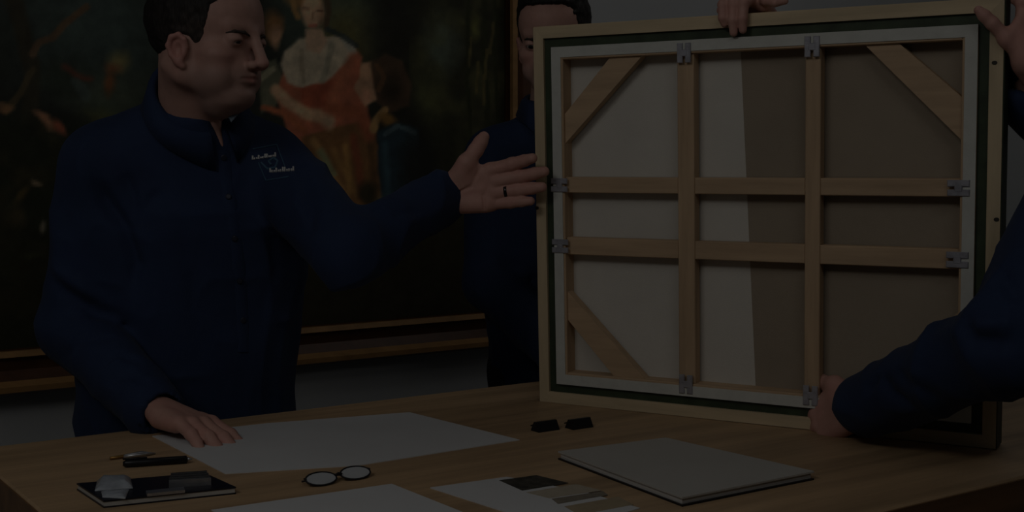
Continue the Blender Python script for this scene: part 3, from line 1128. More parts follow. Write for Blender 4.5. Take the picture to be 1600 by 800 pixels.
def join(parts):
    """parts: list of (verts, quads, colors)"""
    v, q, c = [], [], []
    o = 0
    for a, b, d in parts:
        v.append(a)
        q.append(b + o)
        c.append(d)
        o += len(a)
    return np.concatenate(v), np.concatenate(q), np.concatenate(c)


def rad3(p, axis_pts):
    return p


def hit(bvh, px, py):
    r = ray(px, py)
    loc, nor, idx, dist = bvh.ray_cast(Vector(CC), Vector(r))
    if loc is None:
        return None, None
    return np.array(loc), np.array(nor)


def build_person(spec):
    R = {k: np.asarray(v, float) for k, v in spec['joints'].items()}
    g = spec.get('girth', 1.0)
    fwd = nrm(spec['fwd'])
    lat = nrm(np.cross(fwd, (0, 0, 1)))      # own right
    M = frame_M(spec['head'][0], spec['head'][1], spec['head'][2], spec['head'][3])
    parts = []
    # head and neck
    lo = np.minimum(M[1] - .20, R['neck'] - .12)
    hi = np.maximum(M[1] + .17, R['neck'] + .12)
    F = SDF(lo, hi, spec.get('hres', .0025))
    head_prims(F, M, spec.get('slit', .0035), spec.get('heavy', 1.0))
    jw = to_world(M, (0, -.028, -.05))
    F.cone(jw, R['neck'], .058 * M[2], .064 * M[2], .02)
    for s in (-1, 1):
        F.cone(to_world(M, (s * .058, -.030, -.05)), R['neck'] + fwd * .034 + lat * s * .012, .014, .011, .02)
    F.cone(to_world(M, (0, .035, -.108)), R['neck'] + nrm(to_world(M, (0, 1, 0)) - M[1]) * .030 + V3(0, 0, .02), .026, .034, .035)
    F.cone(R['neck'] + fwd * .016 + V3(0, 0, -.01), R['neck'] + fwd * .014 + V3(0, 0, -.07), .045, .032, .03)
    v, q = F.mesh(1)
    parts.append((v, q, head_colors(v, M) * spec.get('tan', 1.0)))  # darkens the head only: skin tone plus shade put into its colour
    # hands
    for side in ('L', 'R'):
        h = spec['hand' + side]
        J, thumb = h['J'], h['thumb']
        allp = np.array([p for f in J[4] for p in f] + list(thumb) + [J[0], R['el' + side] * .35 + R['wr' + side] * .65])
        F = SDF(allp.min(0) - .035, allp.max(0) + .035, h.get('res', .0022))
        hand_prims(F, J, thumb, h.get('sc', 1.0), h.get('fat', 1.0))
        F.cone(R['el' + side] * .35 + R['wr' + side] * .65, J[0], .030, .0255, .012, ax=J[2], sq=.80)
        v, q = F.mesh(1)
        nz_ = vnoise(v * 60, 3)[:, None]
        c = SKIN * (1 - .55 * nz_) + SKIN_RED * .55 * nz_
        parts.append((v, q, c))
    # the body that the clothes cover
    allp = np.array(list(R.values()))
    F = SDF(allp.min(0) - .14, allp.max(0) + .14, .012)
    F.cone(R['pelvis'], R['chest'], .115 * g, .125 * g, .03, ax=fwd, sq=.62)
    F.cone(R['shL'], R['shR'], .035, .035, .04)
    F.cone(R['neck'] - V3(0, 0, .02), R['chest'], .05, .09, .04, ax=fwd, sq=.6)
    for s in 'LR':
        F.cone(R['sh' + s], R['el' + s], .040, .034, .02)
        F.cone(R['el' + s], R['wr' + s], .034, .025, .02)
        F.cone(R['hip' + s], R['kn' + s], .065, .045, .03)
        F.cone(R['kn' + s], R['an' + s], .045, .032, .02)
    v, q = F.mesh(1)
    parts.append((v, q, np.tile(SKIN, (len(v), 1))))
    v, q, c = join(parts)
    body = link('person', big_mesh('person', v, q, c), M_skin)
    tag(body, spec['label'], 'person')
    # hair, brows, eyes
    v, q, hc = hair_mesh(M, spec.get('hairres', .003), spec['keep'], spec.get('top', (0, .006, .066, .070, .088, .058)))
    link('hair', big_mesh('hair', v, q, hc), spec['hairmat'], body)
    for s in (-1, 1):
        v, q = brow_mesh(M, s)
        link('eyebrow', big_mesh('eyebrow', v, q), M_brow, body)
        eye_obj(M, s, spec.get('look', (0, 1, -.3)), body)
    # shirt
    sh = [R[k] for k in ('pelvis', 'chest', 'neck', 'shL', 'shR', 'elL', 'elR', 'wrL', 'wrR')]
    allp = np.array(sh)
    F = SDF(allp.min(0) - .26, allp.max(0) + .22, spec.get('sres', .006))
    pel, che = R['pelvis'], R['chest']
    wst = pel * .55 + che * .45
    bt, tp = .185 * g, .195 * g
    F.cone(pel - V3(0, 0, .05), wst, bt * 1.03, bt * 1.0, .04, ax=fwd, sq=.72)
    F.cone(wst, che, bt, tp, .05, ax=fwd, sq=.62)
    F.cone(che, (R['shL'] + R['shR']) / 2 - V3(0, 0, .03), tp, .135 * g, .06, ax=fwd, sq=.60)
    for s in 'LR':
        a, b, e, w = R['sh' + s], R['el' + s], R['wr' + s], R['neck']
        F.cone(w - V3(0, 0, .035), a - V3(0, 0, .002), .058, .060 * g, .045)
        r0, r1, r2, r3 = (x * spec.get('sleeve', 1.0) for x in (.077, .066, .063, .047))
        F.cone(a, b, r0, r1, .035)
        F.cone(b, e, r2, r3, .02)
        dirw = nrm(e - b)
        F.cone(e - dirw * .055, e - dirw * .006, r3 * .97, r3 * .93, .006)       # cuff
        hd = nrm(spec['hand' + s]['J'][0] - e + dirw * .02)
        F.cone(e + hd * .012, e + hd * .09, .0335, .0335, .004, 'sub')
        for t_, sgn in (((.24, -1), (.36, 1)) if s == 'R' else ()):        # creases by the elbow
            c0 = b + (e - b) * t_
            ax_ = nrm(np.cross(e - b, fwd) + .6 * fwd * sgn)
            side = nrm(np.cross(dirw, ax_))
            F.chain([c0 + side * r2 * .95 - ax_ * .05, c0 + side * r2 * 1.02 + dirw * .02 * sgn, c0 + side * r2 * .95 + ax_ * .05], [.002, .004, .002], .03, 'sub')
    for (a, b, c_, r) in spec.get('creases', []):
        F.chain([a, b, c_], [r * .6, r, r * .4], .022, 'sub')
    for (a, b, c_, r) in spec.get('ridges', []):
        F.chain([a, b, c_], [r * .6, r, r * .5], .02, 'add')
    # neck opening and V
    nb = R['neck']
    hdv = nrm(jw - nb)
    F.cone(nb - hdv * .012, nb + hdv * .08, .062, .074, .012, 'sub')
    if spec.get('vee_px'):
        v, q = F.mesh(1)
        tr_ = BVHTree.FromPolygons([tuple(x) for x in v], [tuple(x) for x in q])
        hs = [hit(tr_, *p_) for p_ in spec['vee_px']]
        if all(h_[0] is not None for h_ in hs):
            (a, na_), (b, nb_) = hs
            F.cone(a + na_ * .004, b + nb_ * .003, .0155, .0035, .005, 'sub')
            G = SDF(np.minimum(a, b) - .05, np.maximum(a, b) + .05, .002)
            G.cone(a - na_ * .017 + (a - b) * .4, a - na_ * .016, .017, .0135, .01)
            G.cone(a - na_ * .016, b - nb_ * .004, .0135, .0035, .01)
            v, q = G.mesh(1)
            link('throat', big_mesh('throat', v, q, np.tile(SKIN * .86, (len(v), 1))), M_skin, body)  # same darkening as the head colour
    v, q = F.mesh(1)
    nr = vnormals(v, q)
    L = np.stack([lat, fwd, V3(0, 0, 1)], 1)
    p = v @ L
    rg = 1 - np.abs(2 * vnoise(p * [9, 9, 5] + 3.1, 11) - 1)
    rg2 = 1 - np.abs(2 * vnoise(p * [16, 16, 11] + 7.7, 17) - 1)
    d = .009 * (rg ** 3 - .25) + .004 * (rg2 ** 3 - .25)
    fade = np.clip(np.linalg.norm(v - nb, axis=1) / .14 - .6, 0, 1)
    v = v + nr * (d * fade)[:, None]
    if spec.get('folds'):
        tree = BVHTree.FromPolygons([tuple(x) for x in v], [tuple(x) for x in q])
        for pts, depth, wd in spec['folds']:
            hs = []
            for (x0, y0), (x1, y1) in zip(pts[:-1], pts[1:]):
                for t_ in np.linspace(0, 1, 9):
                    p_, n_ = hit(tree, x0 + (x1 - x0) * t_, y0 + (y1 - y0) * t_)
                    if p_ is not None:
                        hs.append(p_)
            if not hs:
                continue
            hs = np.array(hs)
            near = np.where(((v > hs.min(0) - 3 * wd) & (v < hs.max(0) + 3 * wd)).all(1))[0]
            dist = np.linalg.norm(v[near][:, None, :] - hs[None], axis=2)
            j = dist.argmin(1)
            tp_ = np.minimum(1, np.minimum(j + 1, len(hs) - j) / (.25 * len(hs)))
            v[near] -= nr[near] * (depth * tp_ * np.exp(-(dist.min(1) / wd) ** 2))[:, None]
    me = big_mesh('shirt', v, q)
    shirt = link('shirt', me, M_shirt, body)
    bvh = BVHTree.FromPolygons([tuple(x) for x in v], [tuple(x) for x in q])
    # collar: a folded band around the neck
    side_v = nrm(np.cross(hdv, fwd))
    side_v = nrm(np.cross(hdv, nrm(spec.get('cfwd', fwd))))
    frn = nrm(np.cross(side_v, hdv))
    rows, N = [], 40
    co = spec.get('collar', dict(gap=14, r=.072, drop=.016))
    for i in range(N + 1):
        a = math.radians(co['gap'] + (360 - 2 * co['gap']) * i / N)
        rd = frn * math.cos(a) * 1.03 + side_v * math.sin(a)
        fr_ = max(0, math.cos(a)) ** 2
        base = nb + hdv * (-.002 - co['drop'] * math.cos(a))
        r_ = co['r']
        wing = .022 + .040 * fr_ ** 3
        rows.append([base + rd * (r_ - .004) - hdv * .010, base + rd * (r_ - .003) + hdv * .022, base + rd * (r_ + .003) + hdv * .025,
                     base + rd * (r_ + .010) + hdv * .018, base + rd * (r_ + .017 + .010 * fr_) - hdv * wing])
    for r_ in rows:
        for k_ in (3, 4):
            lo_, no_, _, _ = bvh.find_nearest(Vector(r_[k_]))
            off = (Vector(r_[k_]) - lo_).dot(no_)
            if off < .004:
                r_[k_] = np.array(lo_ + no_ * (.0045 if k_ == 4 else .008))
    cv = [p_ for r_ in rows for p_ in r_]
    cf = [(i * 5 + j, i * 5 + j + 1, (i + 1) * 5 + j + 1, (i + 1) * 5 + j) for i in range(N) for j in range(4)]
    cme = new_mesh('collar', cv, cf, True)
    col_o = link('collar', cme, M_shirt, body)
    md = col_o.modifiers.new('thickness', 'SOLIDIFY')
    md.thickness = .0025
    md.offset = 0
    # trousers
    allp = np.array([R[k] for k in ('pelvis', 'hipL', 'hipR', 'knL', 'knR', 'anL', 'anR')])
    F = SDF(allp.min(0) - .24, allp.max(0) + .2, .012)
    F.cone(R['hipL'], R['hipR'], .094 * g, .094 * g, .04)
    F.cone(pel + V3(0, 0, .02), pel - V3(0, 0, .1), .168 * g, .15 * g, .04, ax=fwd, sq=.66)
    for s in 'LR':
        F.cone(R['hip' + s], R['kn' + s], .092, .072, .03)
        F.cone(R['kn' + s], R['an' + s] - V3(0, 0, .03), .070, .062, .02)
    v, q = F.mesh(1)
    link('trousers', big_mesh('trousers', v, q), M_trous, body)
    for s in 'LR':
        a = R['an' + s]
        F = SDF(a - .26, a + .26, .008)
        gz0 = V3(a[0], a[1], 0)
        F.cone(gz0 + V3(0, 0, .045) - fwd * .05, gz0 + V3(0, 0, .036) + fwd * .15, .045, .038, .03, ax=(0, 0, 1), sq=.8)
        F.cone(gz0 + V3(0, 0, .05), gz0 + V3(0, 0, .10), .045, .045, .03)
        F.func(lambda X, Y, Z: .004 - Z + 0 * X + 0 * Y, a - .3, a + .3, .004, 'max')
        v, q = F.mesh(1)
        v[:, 2] -= v[:, 2].min()
        link('shoe', big_mesh('shoe', v, q), M_shoe, body)
    return body, bvh, R, M


def legs(pel, fwd, st=.10):
    fwd = nrm(fwd)
    lat = nrm(np.cross(fwd, (0, 0, 1)))
    out = {}
    for s, k in (('L', -1), ('R', 1)):
        hp = np.array([pel[0], pel[1], pel[2] - .06]) + lat * k * st
        out['hip' + s] = hp
        out['kn' + s] = np.array([hp[0], hp[1], .50]) + fwd * .02 + lat * k * .015
        out['an' + s] = np.array([hp[0], hp[1], .09]) + lat * k * .03
    return out


# ---- the man in front, gesturing
f1 = nrm((0.22, -0.97, 0))
pel1 = P(292, 690, 2.46)
pel1 = np.array([pel1[0], pel1[1], 0.93])
che1 = P(298, 345, 2.40)
j1 = dict(pelvis=pel1, chest=che1, neck=P(306, 160, 2.32),
          shR=P(163, 262, 2.34), elR=P(120, 512, 2.36), wrR=P(243, 640, 2.15),
          shL=P(420, 262, 2.42), elL=P(545, 392, 2.22), wrL=P(690, 308, 2.37))
j1.update(legs(pel1, f1))
hd1 = P(325, 60, 2.25)
W1 = P(700, 303, 2.37)
d1 = nrm(P(845, 272, 2.335) - W1)
n1_ = nrm(V3(.10, -1, .05))
J1 = hand_joints(W1, d1, n1_, True, sc=1.02, curls=[(8, 14, 10), (4, 12, 10), (2, 10, 8), (2, 8, 6)], splay=[3, -1, -5, -8])
th1 = [P(716, 277, 2.355), P(729, 255, 2.345), P(744, 234, 2.35), P(756, 214, 2.355)]
WR1 = P(255, 652, 2.125)
JR1 = hand_joints(WR1 + V3(0, 0, .009), nrm((.80, -.52, -.12)), (-.08, -.08, -1), False, curls=[(14, 12, 8)] * 4, spread=5)
thR1 = [WR1 + JR1[3] * .025 + JR1[1] * .02 + V3(0, 0, -.006), WR1 + JR1[3] * .045 + JR1[1] * .045 + V3(0, 0, -.012),
        WR1 + JR1[3] * .055 + JR1[1] * .075 + V3(0, 0, -.020), WR1 + JR1[3] * .055 + JR1[1] * .102 + V3(0, 0, -.023)]


def keep1(F):
    keep_hair(F)


spec1 = dict(label='man in navy shirt with chest emblem, open hand held out towards the canvas', fwd=f1, joints=j1,
             head=(hd1, (.905, -.425, -.07), (0.02, 0.02, 1), 1.05), hres=.0023, sres=.0052, girth=1.07, sleeve=1.0,
             handL=dict(J=J1, thumb=th1, res=.0017, sc=1.02, fat=1.08), handR=dict(J=JR1, thumb=thR1),
             keep=keep1, hairmat=M_hair, look=(.1, 1, -.75), slit=.0021, tan=.86, hairres=.0026,  # head colour kept below the hands, partly for shade on the face
             vee_px=[(340, 186), (348, 228)], collar=dict(gap=12, r=.072, drop=.026), cfwd=(.56, -.83, 0),
             folds=[([(138, 268), (163, 310), (193, 355), (210, 410), (203, 470)], .017, .014), ([(190, 262), (208, 305), (212, 350)], .008, .012),
                    ([(252, 298), (236, 312), (224, 334)], .006, .010), ([(66, 425), (110, 462), (150, 490), (192, 494)], .010, .012),
                    ([(64, 395), (110, 440), (165, 470)], -.008, .012), ([(96, 560), (130, 530), (180, 528)], .005, .010),
                    ([(150, 575), (185, 552), (218, 566)], .006, .009), ([(165, 600), (200, 585), (232, 600)], .005, .009),
                    ([(472, 262), (484, 310), (486, 360)], .011, .013), 
                    ([(440, 215), (462, 255), (470, 300)], .004, .010), ([(270, 330), (300, 420), (310, 520)], .005, .016),
                    ([(420, 330), (430, 420), (410, 520)], .005, .016), ([(610, 340), (640, 330), (660, 338)], .004, .008)])
man1, bvh1, R1, M1 = build_person(spec1)


def ribbon(bvh, pts, w, off, name, m, parent):
    """a strip of cloth lying on the shirt, w in pixels"""
    v, f = [], []
    for px, py in pts:
        for k in (-1, -.5, .5, 1):
            p, n = hit(bvh, px + k * w / 2, py)
            if p is None:
                p, n = v[-1] if v else CC, V3(0, -1, 0)
            v.append(p + n * (off if abs(k) < 1 else -.002))
    for i in range(len(pts) - 1):
        for j in range(3):
            f.append((i * 4 + j, i * 4 + j + 1, (i + 1) * 4 + j + 1, (i + 1) * 4 + j))
    return link(name, new_mesh(name, v, f, True), m, parent)


pl = [(349, 234), (351, 250), (353, 275), (357, 300), (361, 325), (365, 350), (369, 375), (372, 400), (375, 430), (377, 460), (379, 490), (380, 520), (380, 550)]
ribbon(bvh1, pl, 24, .0022, 'placket', M_shirt, man1)
for px, py in ((349, 246), (357, 308), (366, 372), (374, 438), (379, 500)):
    p, n = hit(bvh1, px, py)
    if p is None:
        continue
    a = nrm(np.cross(n, (0, 0, 1)))
    b = np.cross(n, a)
    MB().tube([p + n * .001, p + n * .0045, p + n * .0052], [.0055, .0055, .004], 12).build('button', M_button, man1)

# the emblem on the chest: a tilted open square, a curl and two short words in white thread


def thread(pts, r, name, m, parent):
    q_ = MB()
    ps = []
    for (x0, y0), (x1, y1) in zip(pts[:-1], pts[1:]):
        for k in range(6):
            t = k / 6
            ps.append((x0 + (x1 - x0) * t, y0 + (y1 - y0) * t))
    ps.append(pts[-1])
    w = []
    for px, py in ps:
        p, n = hit(bvh1, px, py)
        if p is not None:
            w.append(p + n * .0006)
    q_.tube(w, r, 6)
    return q_.build(name, m, parent)


em = link('emblem', bpy.data.meshes.new('emblem'), M_threadb, man1)
em.name = 'emblem'
thread([(395, 233), (432, 226)], .0012, 'emblem_outline', M_threadb, em)
thread([(432, 226), (446, 262)], .0010, 'emblem_outline', M_threadb, em)
thread([(404, 254), (416, 282)], .0010, 'emblem_outline', M_threadb, em)
thread([(416, 282), (452, 276)], .0012, 'emblem_outline', M_threadb, em)
thread([(408, 254), (418, 264), (430, 262), (434, 252), (428, 247), (420, 252), (424, 258)], .0022, 'emblem_curl', M_threadb, em)


def word(x, y, dx, dy, n, name):
    """n letter-like stitches in a row, too small in the photo to be read"""
    q_ = MB()
    for i in range(n):
        cx, cy = x + dx * (i + .5) / n, y + dy * (i + .5) / n
        hw, hh = abs(dx) / n * .40, 3.0
        for ux, top_ in ((-.6, .4 + .6 * ((i * 5) % 3 == 0)), (.5, .5 + .5 * ((i * 3) % 2))):
            w = []
            for uy in (1, 1 - 2 * top_):
                p, nn = hit(bvh1, cx + ux * hw, cy + uy * hh)
                if p is not None:
                    w.append(p + nn * .0010)
            if len(w) > 1:
                q_.tube(w, .0018, 5)
    return q_.build(name, M_thread, em)


word(393, 247, 39, -5, 6, 'stitched_word')
word(421, 267, 39, -3, 6, 'stitched_word')

# the ring on his ring finger
rf = J1[4][2]
rc = rf[0] * .52 + rf[1] * .48
rd_ = nrm(rf[1] - rf[0])
v, f = [], []
a_ = nrm(np.cross(rd_, V3(0, 0, 1)))
b_ = np.cross(rd_, a_)
for i in range(28):
    w = 2 * math.pi * i / 28
    o = a_ * math.cos(w) + b_ * math.sin(w)
    for rr, tt in ((.0106, -.003), (.0124, -.003), (.0124, .003), (.0106, .003)):
        v.append(rc + o * rr * 1.08 + rd_ * tt)
for i in range(28):
    for j in range(4):
        f.append((i * 4 + j, i * 4 + (j + 1) % 4, ((i + 1) % 28) * 4 + (j + 1) % 4, ((i + 1) % 28) * 4 + j))
link('ring', new_mesh('ring', v, f, True), M_ring, man1)
# pale lining that shows inside the far collar wing
pA, pB, pC_ = P(356, 181, 2.235), P(372, 179, 2.235), P(361, 191, 2.228)
MB().prism([pA, pB, pC_], [pA + V3(0, .003, 0), pB + V3(0, .003, 0), pC_ + V3(0, .003, 0)]).build('collar_label', M_collar, man1)

# ---- the man behind the canvas
f2 = nrm((-.12, -.99, 0))
pel2 = V3(.14, 2.92, .95)
j2 = dict(pelvis=pel2, chest=P(890, 345, 2.88), neck=P(872, 168, 2.83),
          shR=P(783, 252, 2.86), elR=P(770, 440, 2.86), wrR=P(880, 560, 2.66),
          shL=P(1000, 245, 2.86), elL=P(1100, 330, 2.72), wrL=fpt(0, 0) + BL + FU * .43 + FV * .655 + FN * .115)
j2.update(legs(pel2, f2))
hd2 = P(866, 56, 2.78)
aH = fab(1157, 22)[0]
WL2 = BL + fpt(aH + .004, HF - .010, .105)
JL2 = list(hand_joints(WL2, nrm(-.80 * FN + .60 * FV), nrm(-.62 * FN - .80 * FV), True, sc=.97))
JL2[4] = []
for i_, (oa, drop) in enumerate(((-.028, .014), (-.010, .030), (.008, .026))):
    JL2[4].append([BL + fpt(aH + oa * 1.05, HF + .026, .030), BL + fpt(aH + oa, HF + .018, -.006), BL + fpt(aH + oa * .95, HF - drop * .3, -.0115), BL + fpt(aH + oa * .9, HF - drop, -.0085)])
JL2[4].append([BL + fpt(aH + .028, HF + .024, .036), BL + fpt(aH + .044, HF + .021, .004), BL + fpt(aH + .062, HF + .016, -.004), BL + fpt(aH + .076, HF + .018, .004)])
thL2 = [BL + fpt(aH - .022, HF + .004, .085), BL + fpt(aH - .036, HF + .010, .070), BL + fpt(aH - .044, HF + .014, .052), BL + fpt(aH - .046, HF + .012, .030)]
WR2 = P(885, 568, 2.64)
dR2 = nrm(BL + fpt(.10, .10, .06) - WR2)
JR2 = hand_joints(WR2, dR2, nrm((.3, -.6, -.6)), False, curls=[(18, 25, 20)] * 4)
thR2 = [WR2 + JR2[3] * .024 + JR2[1] * .02, WR2 + JR2[3] * .044 + JR2[1] * .045, WR2 + JR2[3] * .056 + JR2[1] * .072, WR2 + JR2[3] * .060 + JR2[1] * .098]


def keep2(F):
    keep_hair(F, front=.056, zt=.072)


spec2 = dict(label='dark-haired man in navy standing behind the canvas, mostly hidden by it', fwd=f2, joints=j2,
             head=(hd2, (-.26, -.93, -.26), (-.08, -.22, .97), .99), hres=.003, sres=.0075, girth=1.0,
             handL=dict(J=JL2, thumb=thL2, res=.0016, sc=.97, fat=.84), handR=dict(J=JR2, thumb=thR2, res=.003),
             keep=keep2, hairmat=M_hair2, look=(.0, 1, -.5), slit=.0042, hairres=.0035)
man2, bvh2, R2, M2 = build_person(spec2)

# ---- the person at the right, arms only in view
f3 = nrm(V3(-.57, .822, 0))
pel3 = V3(1.13, 1.70, .95)
TRc = BL + fpt(WF, HF)
j3 = dict(pelvis=pel3, chest=V3(1.075, 1.80, 1.17), neck=V3(1.02, 1.94, 1.36),
          shL=P(1700, 318, 1.80), elL=P(1590, 530, 1.73), wrL=P(1352, 632, 2.03),
          shR=V3(1.18, 2.03, 1.31), elR=V3(1.06, 2.02, 1.27), wrR=P(1606, 140, 2.00))
j3.update(legs(pel3, f3))
hd3 = V3(1.0, 2.06, 1.50)
WL3 = P(1338, 636, 2.07)
dL3 = nrm(P(1265, 655, 2.16) - WL3)
JL3 = hand_joints(WL3, dL3, nrm(.9 * FN - .4 * V3(0, 0, 1)), True, curls=[(20, 30, 20)] * 4)
thL3 = [WL3 + JL3[3] * .024 + JL3[1] * .02, WL3 + JL3[3] * .046 + JL3[1] * .045, WL3 + JL3[3] * .058 + JL3[1] * .075, WL3 + JL3[3] * .060 + JL3[1] * .10]
WR3 = BL + fpt(WF + .030, HF - .098, .020)
JR3 = hand_joints(WR3, nrm(-.06 * FU + .98 * FV + .12 * FN), -FU, False, curls=[(16, 40, 30), (20, 45, 30), (25, 45, 30), (30, 45, 30)], spread=3)
thR3 = [P(1588, 84, 1.95), P(1573, 60, 1.925), P(1550, 36, 1.922), P(1529, 16, 1.922)]


def keep3(F):
    keep_hair(F)


spec3 = dict(label='person in navy at the right edge, leaning in to hold the canvas', fwd=f3, joints=j3,
             head=(hd3, nrm((-.57, .75, -.35)), (-.2, .3, .93), 1.0), hres=.0035, sres=.006, girth=.98, sleeve=1.10,
             handL=dict(J=JL3, thumb=thL3, res=.0022), handR=dict(J=JR3, thumb=thR3, res=.0019, fat=.76),
             folds=[([(1500, 498), (1520, 530), (1585, 538)], .012, .014), ([(1470, 520), (1530, 512), (1590, 500)], -.008, .012),
                    ([(1380, 588), (1392, 612), (1430, 640)], .008, .010), ([(1352, 612), (1366, 598), (1372, 590)], .006, .007),
                    ([(1400, 575), (1420, 600), (1470, 625)], .005, .010), ([(1560, 420), (1580, 455), (1598, 470)], .008, .012)],
             keep=keep3, hairmat=M_hair2, slit=.004, hairres=.004)
man3, bvh3, R3, M3 = build_person(spec3)

# ------------------------------------------------------------------ things on the table
def slab(name, corners, z0, th, m, parent=None, origin=None):
    b = [onz(x, y) for x, y in corners]
    return MB().prism([V3(p[0], p[1], z0) for p in b], [V3(p[0], p[1], z0 + th) for p in b]).build(name, m, parent, origin=origin)


def inset(b, k):
    c = sum(b) / len(b)
    return [c + (p - c) * k for p in b]


# large drawing sheet under the man's hand
sh_c = [(238, 682), (420, 662), (640, 645), (812, 688), (560, 728), (352, 741)]
sheet = slab('drawing_sheet', sh_c, TZ, .0012, M_paper)
tag(sheet, 'large white drawing sheet lying under the resting hand of the man in front', 'paper')
# white sheet at the front edge
s2 = slab('paper_sheet', [(330, 798), (612, 757), (735, 806), (470, 872)], TZ, .0012, M_paper)
tag(s2, 'blank white paper sheet at the near edge of the table, left of the swatch sheet', 'paper')
# swatch sheet
s3o = onz(840, 785)
s3 = empty('swatch_sheet', (s3o[0], s3o[1], TZ))
tag(s3, 'white sheet with a dark photo and beige colour samples printed on it', 'paper')
s3c = [(672, 763), (792, 746), (915, 770), (1000, 795), (880, 830)]
slab('sheet', s3c, TZ, .0012, M_paper, s3, np.array(s3.location))
for i, c in enumerate(([(780, 752), (838, 744), (888, 756), (816, 768)], [(822, 771), (900, 758), (940, 768), (858, 780)],
                       [(862, 781), (942, 769), (950, 775), (872, 789)], [(882, 793), (966, 778), (990, 790), (905, 806)])):
    slab('print_patch', c, TZ + .0012, .0004, M_sw[i], s3, np.array(s3.location))
# portfolio of white boards
pf_c = [(872, 712), (1040, 690), (1272, 744), (1066, 786)]
pb = [onz(x, y + 6) for x, y in pf_c]
po = sum(pb) / 4
pf = empty('white_portfolio', (po[0], po[1], TZ))
tag(pf, 'thick grey-white portfolio of boards lying closed near the right of the table', 'portfolio')
pO = np.array(pf.location)


def pslab(name, b, z0, th, m):
    return MB().prism([V3(p[0], p[1], z0) for p in b], [V3(p[0], p[1], z0 + th) for p in b]).build(name, m, pf, origin=pO)


pslab('lower_cover', pb, TZ, .0025, M_black)
pslab('page_block', inset(pb, .975), TZ + .0025, .008, M_pages)
pslab('upper_cover', pb, TZ + .0105, .0025, M_board)
# black binder with clear pouches and tools on it
bb_ = [onz(x, y + 4) for x, y in ((120, 762), (319, 745), (369, 768), (162, 790))]
bo = sum(bb_) / 4
bd = empty('black_binder', (bo[0], bo[1], TZ))
tag(bd, 'flat black binder with grey page edges at the near left of the table', 'binder')
bO = np.array(bd.location)
for nm_, k, z0, th, m in (('lower_cover', 1.0, 0, .002, M_cover), ('page_block', .985, .002, .006, M_board), ('upper_cover', 1.0, .008, .002, M_cover)):
    b = inset(bb_, k)
    MB().prism([V3(p[0], p[1], TZ + z0) for p in b], [V3(p[0], p[1], TZ + z0 + th) for p in b]).build(nm_, m, bd, origin=bO)
zb = TZ + .010


def lumpy(name, corners, z0, hgt, m, seed, parent=None):
    c = [onz(x, y, z0) for x, y in corners]
    N = 14
    rows = []
    for i in range(N + 1):
        for j in range(N + 1):
            u, w = i / N, j / N
            p = (c[0] * (1 - u) + c[1] * u) * (1 - w) + (c[3] * (1 - u) + c[2] * u) * w
            rows.append((p, min(u, 1 - u, w, 1 - w)))
    pts = np.array([r[0] for r in rows])
    e = np.array([r[1] for r in rows])
    hh = hgt * np.clip(e * 5, 0, 1) * (.45 + .9 * vnoise(pts * 45, seed)) + .0015
    v = np.concatenate([np.c_[pts[:, :2], np.full(len(pts), z0)], np.c_[pts[:, :2], z0 + hh]])
    f = []
    K = (N + 1) ** 2
    for i in range(N):
        for j in range(N):
            a = i * (N + 1) + j
            f.append((a, a + 1, a + N + 2, a + N + 1))
            f.append((K + a, K + a + N + 1, K + a + N + 2, K + a + 1))
    bd_ = [j for j in range(N + 1)] + [i * (N + 1) + N for i in range(1, N + 1)] + [N * (N + 1) + j for j in range(N - 1, -1, -1)] + [i * (N + 1) for i in range(N - 1, 0, -1)]
    for a, b in zip(bd_, bd_[1:] + bd_[:1]):
        f.append((a, K + a, K + b, b))
    o_ = MB()
    o_.v, o_.f = [tuple(x) for x in v], f
    return o_.build(name, m, parent, True)


tag(lumpy('plastic_pouch', [(148, 768), (152, 752), (204, 748), (208, 764)], zb, .010, M_pouch, 3), 'crumpled cloudy plastic pouch on the left half of the black binder', 'pouch')
tag(lumpy('lens_cloth', [(160, 778), (158, 769), (202, 766), (196, 780)], zb, .004, M_pouch, 9), 'small limp plastic cloth in front of the pouch on the black binder', 'cloth')
# a small steel tool box with ribs
tc_ = [onz(x, y, zb) for x, y in ((264, 762), (268, 750), (322, 746), (330, 758))]
to = sum(tc_) / 4
tl = empty('steel_tool_case', (to[0], to[1], zb))
tag(tl, 'small ribbed steel case on the right half of the black binder', 'case')
tO = np.array(tl.location)
MB().prism([V3(p[0], p[1], zb) for p in tc_], [V3(p[0], p[1], zb + .010) for p in tc_]).build('case_body', M_steel, tl, origin=tO)
for k in range(3):
    w = .2 + .3 * k
    a, b = tc_[0] * (1 - w) + tc_[1] * w, tc_[3] * (1 - w) + tc_[2] * w
    MB().tube([V3(a[0], a[1], zb + .0105), V3(b[0], b[1], zb + .0105)], .0018, 6).build('rib', M_black, tl, origin=tO)
ra, rb_, rc_, rd2 = (onz(x, y, zb) for x, y in ((230, 776), (228, 771), (287, 765), (289, 770)))
o = MB().prism([V3(p[0], p[1], zb) for p in (ra, rb_, rc_, rd2)], [V3(p[0], p[1], zb + .004) for p in (ra, rb_, rc_, rd2)]).build('steel_ruler', M_steel)
tag(o, 'short steel ruler lying along the near edge of the black binder', 'ruler')
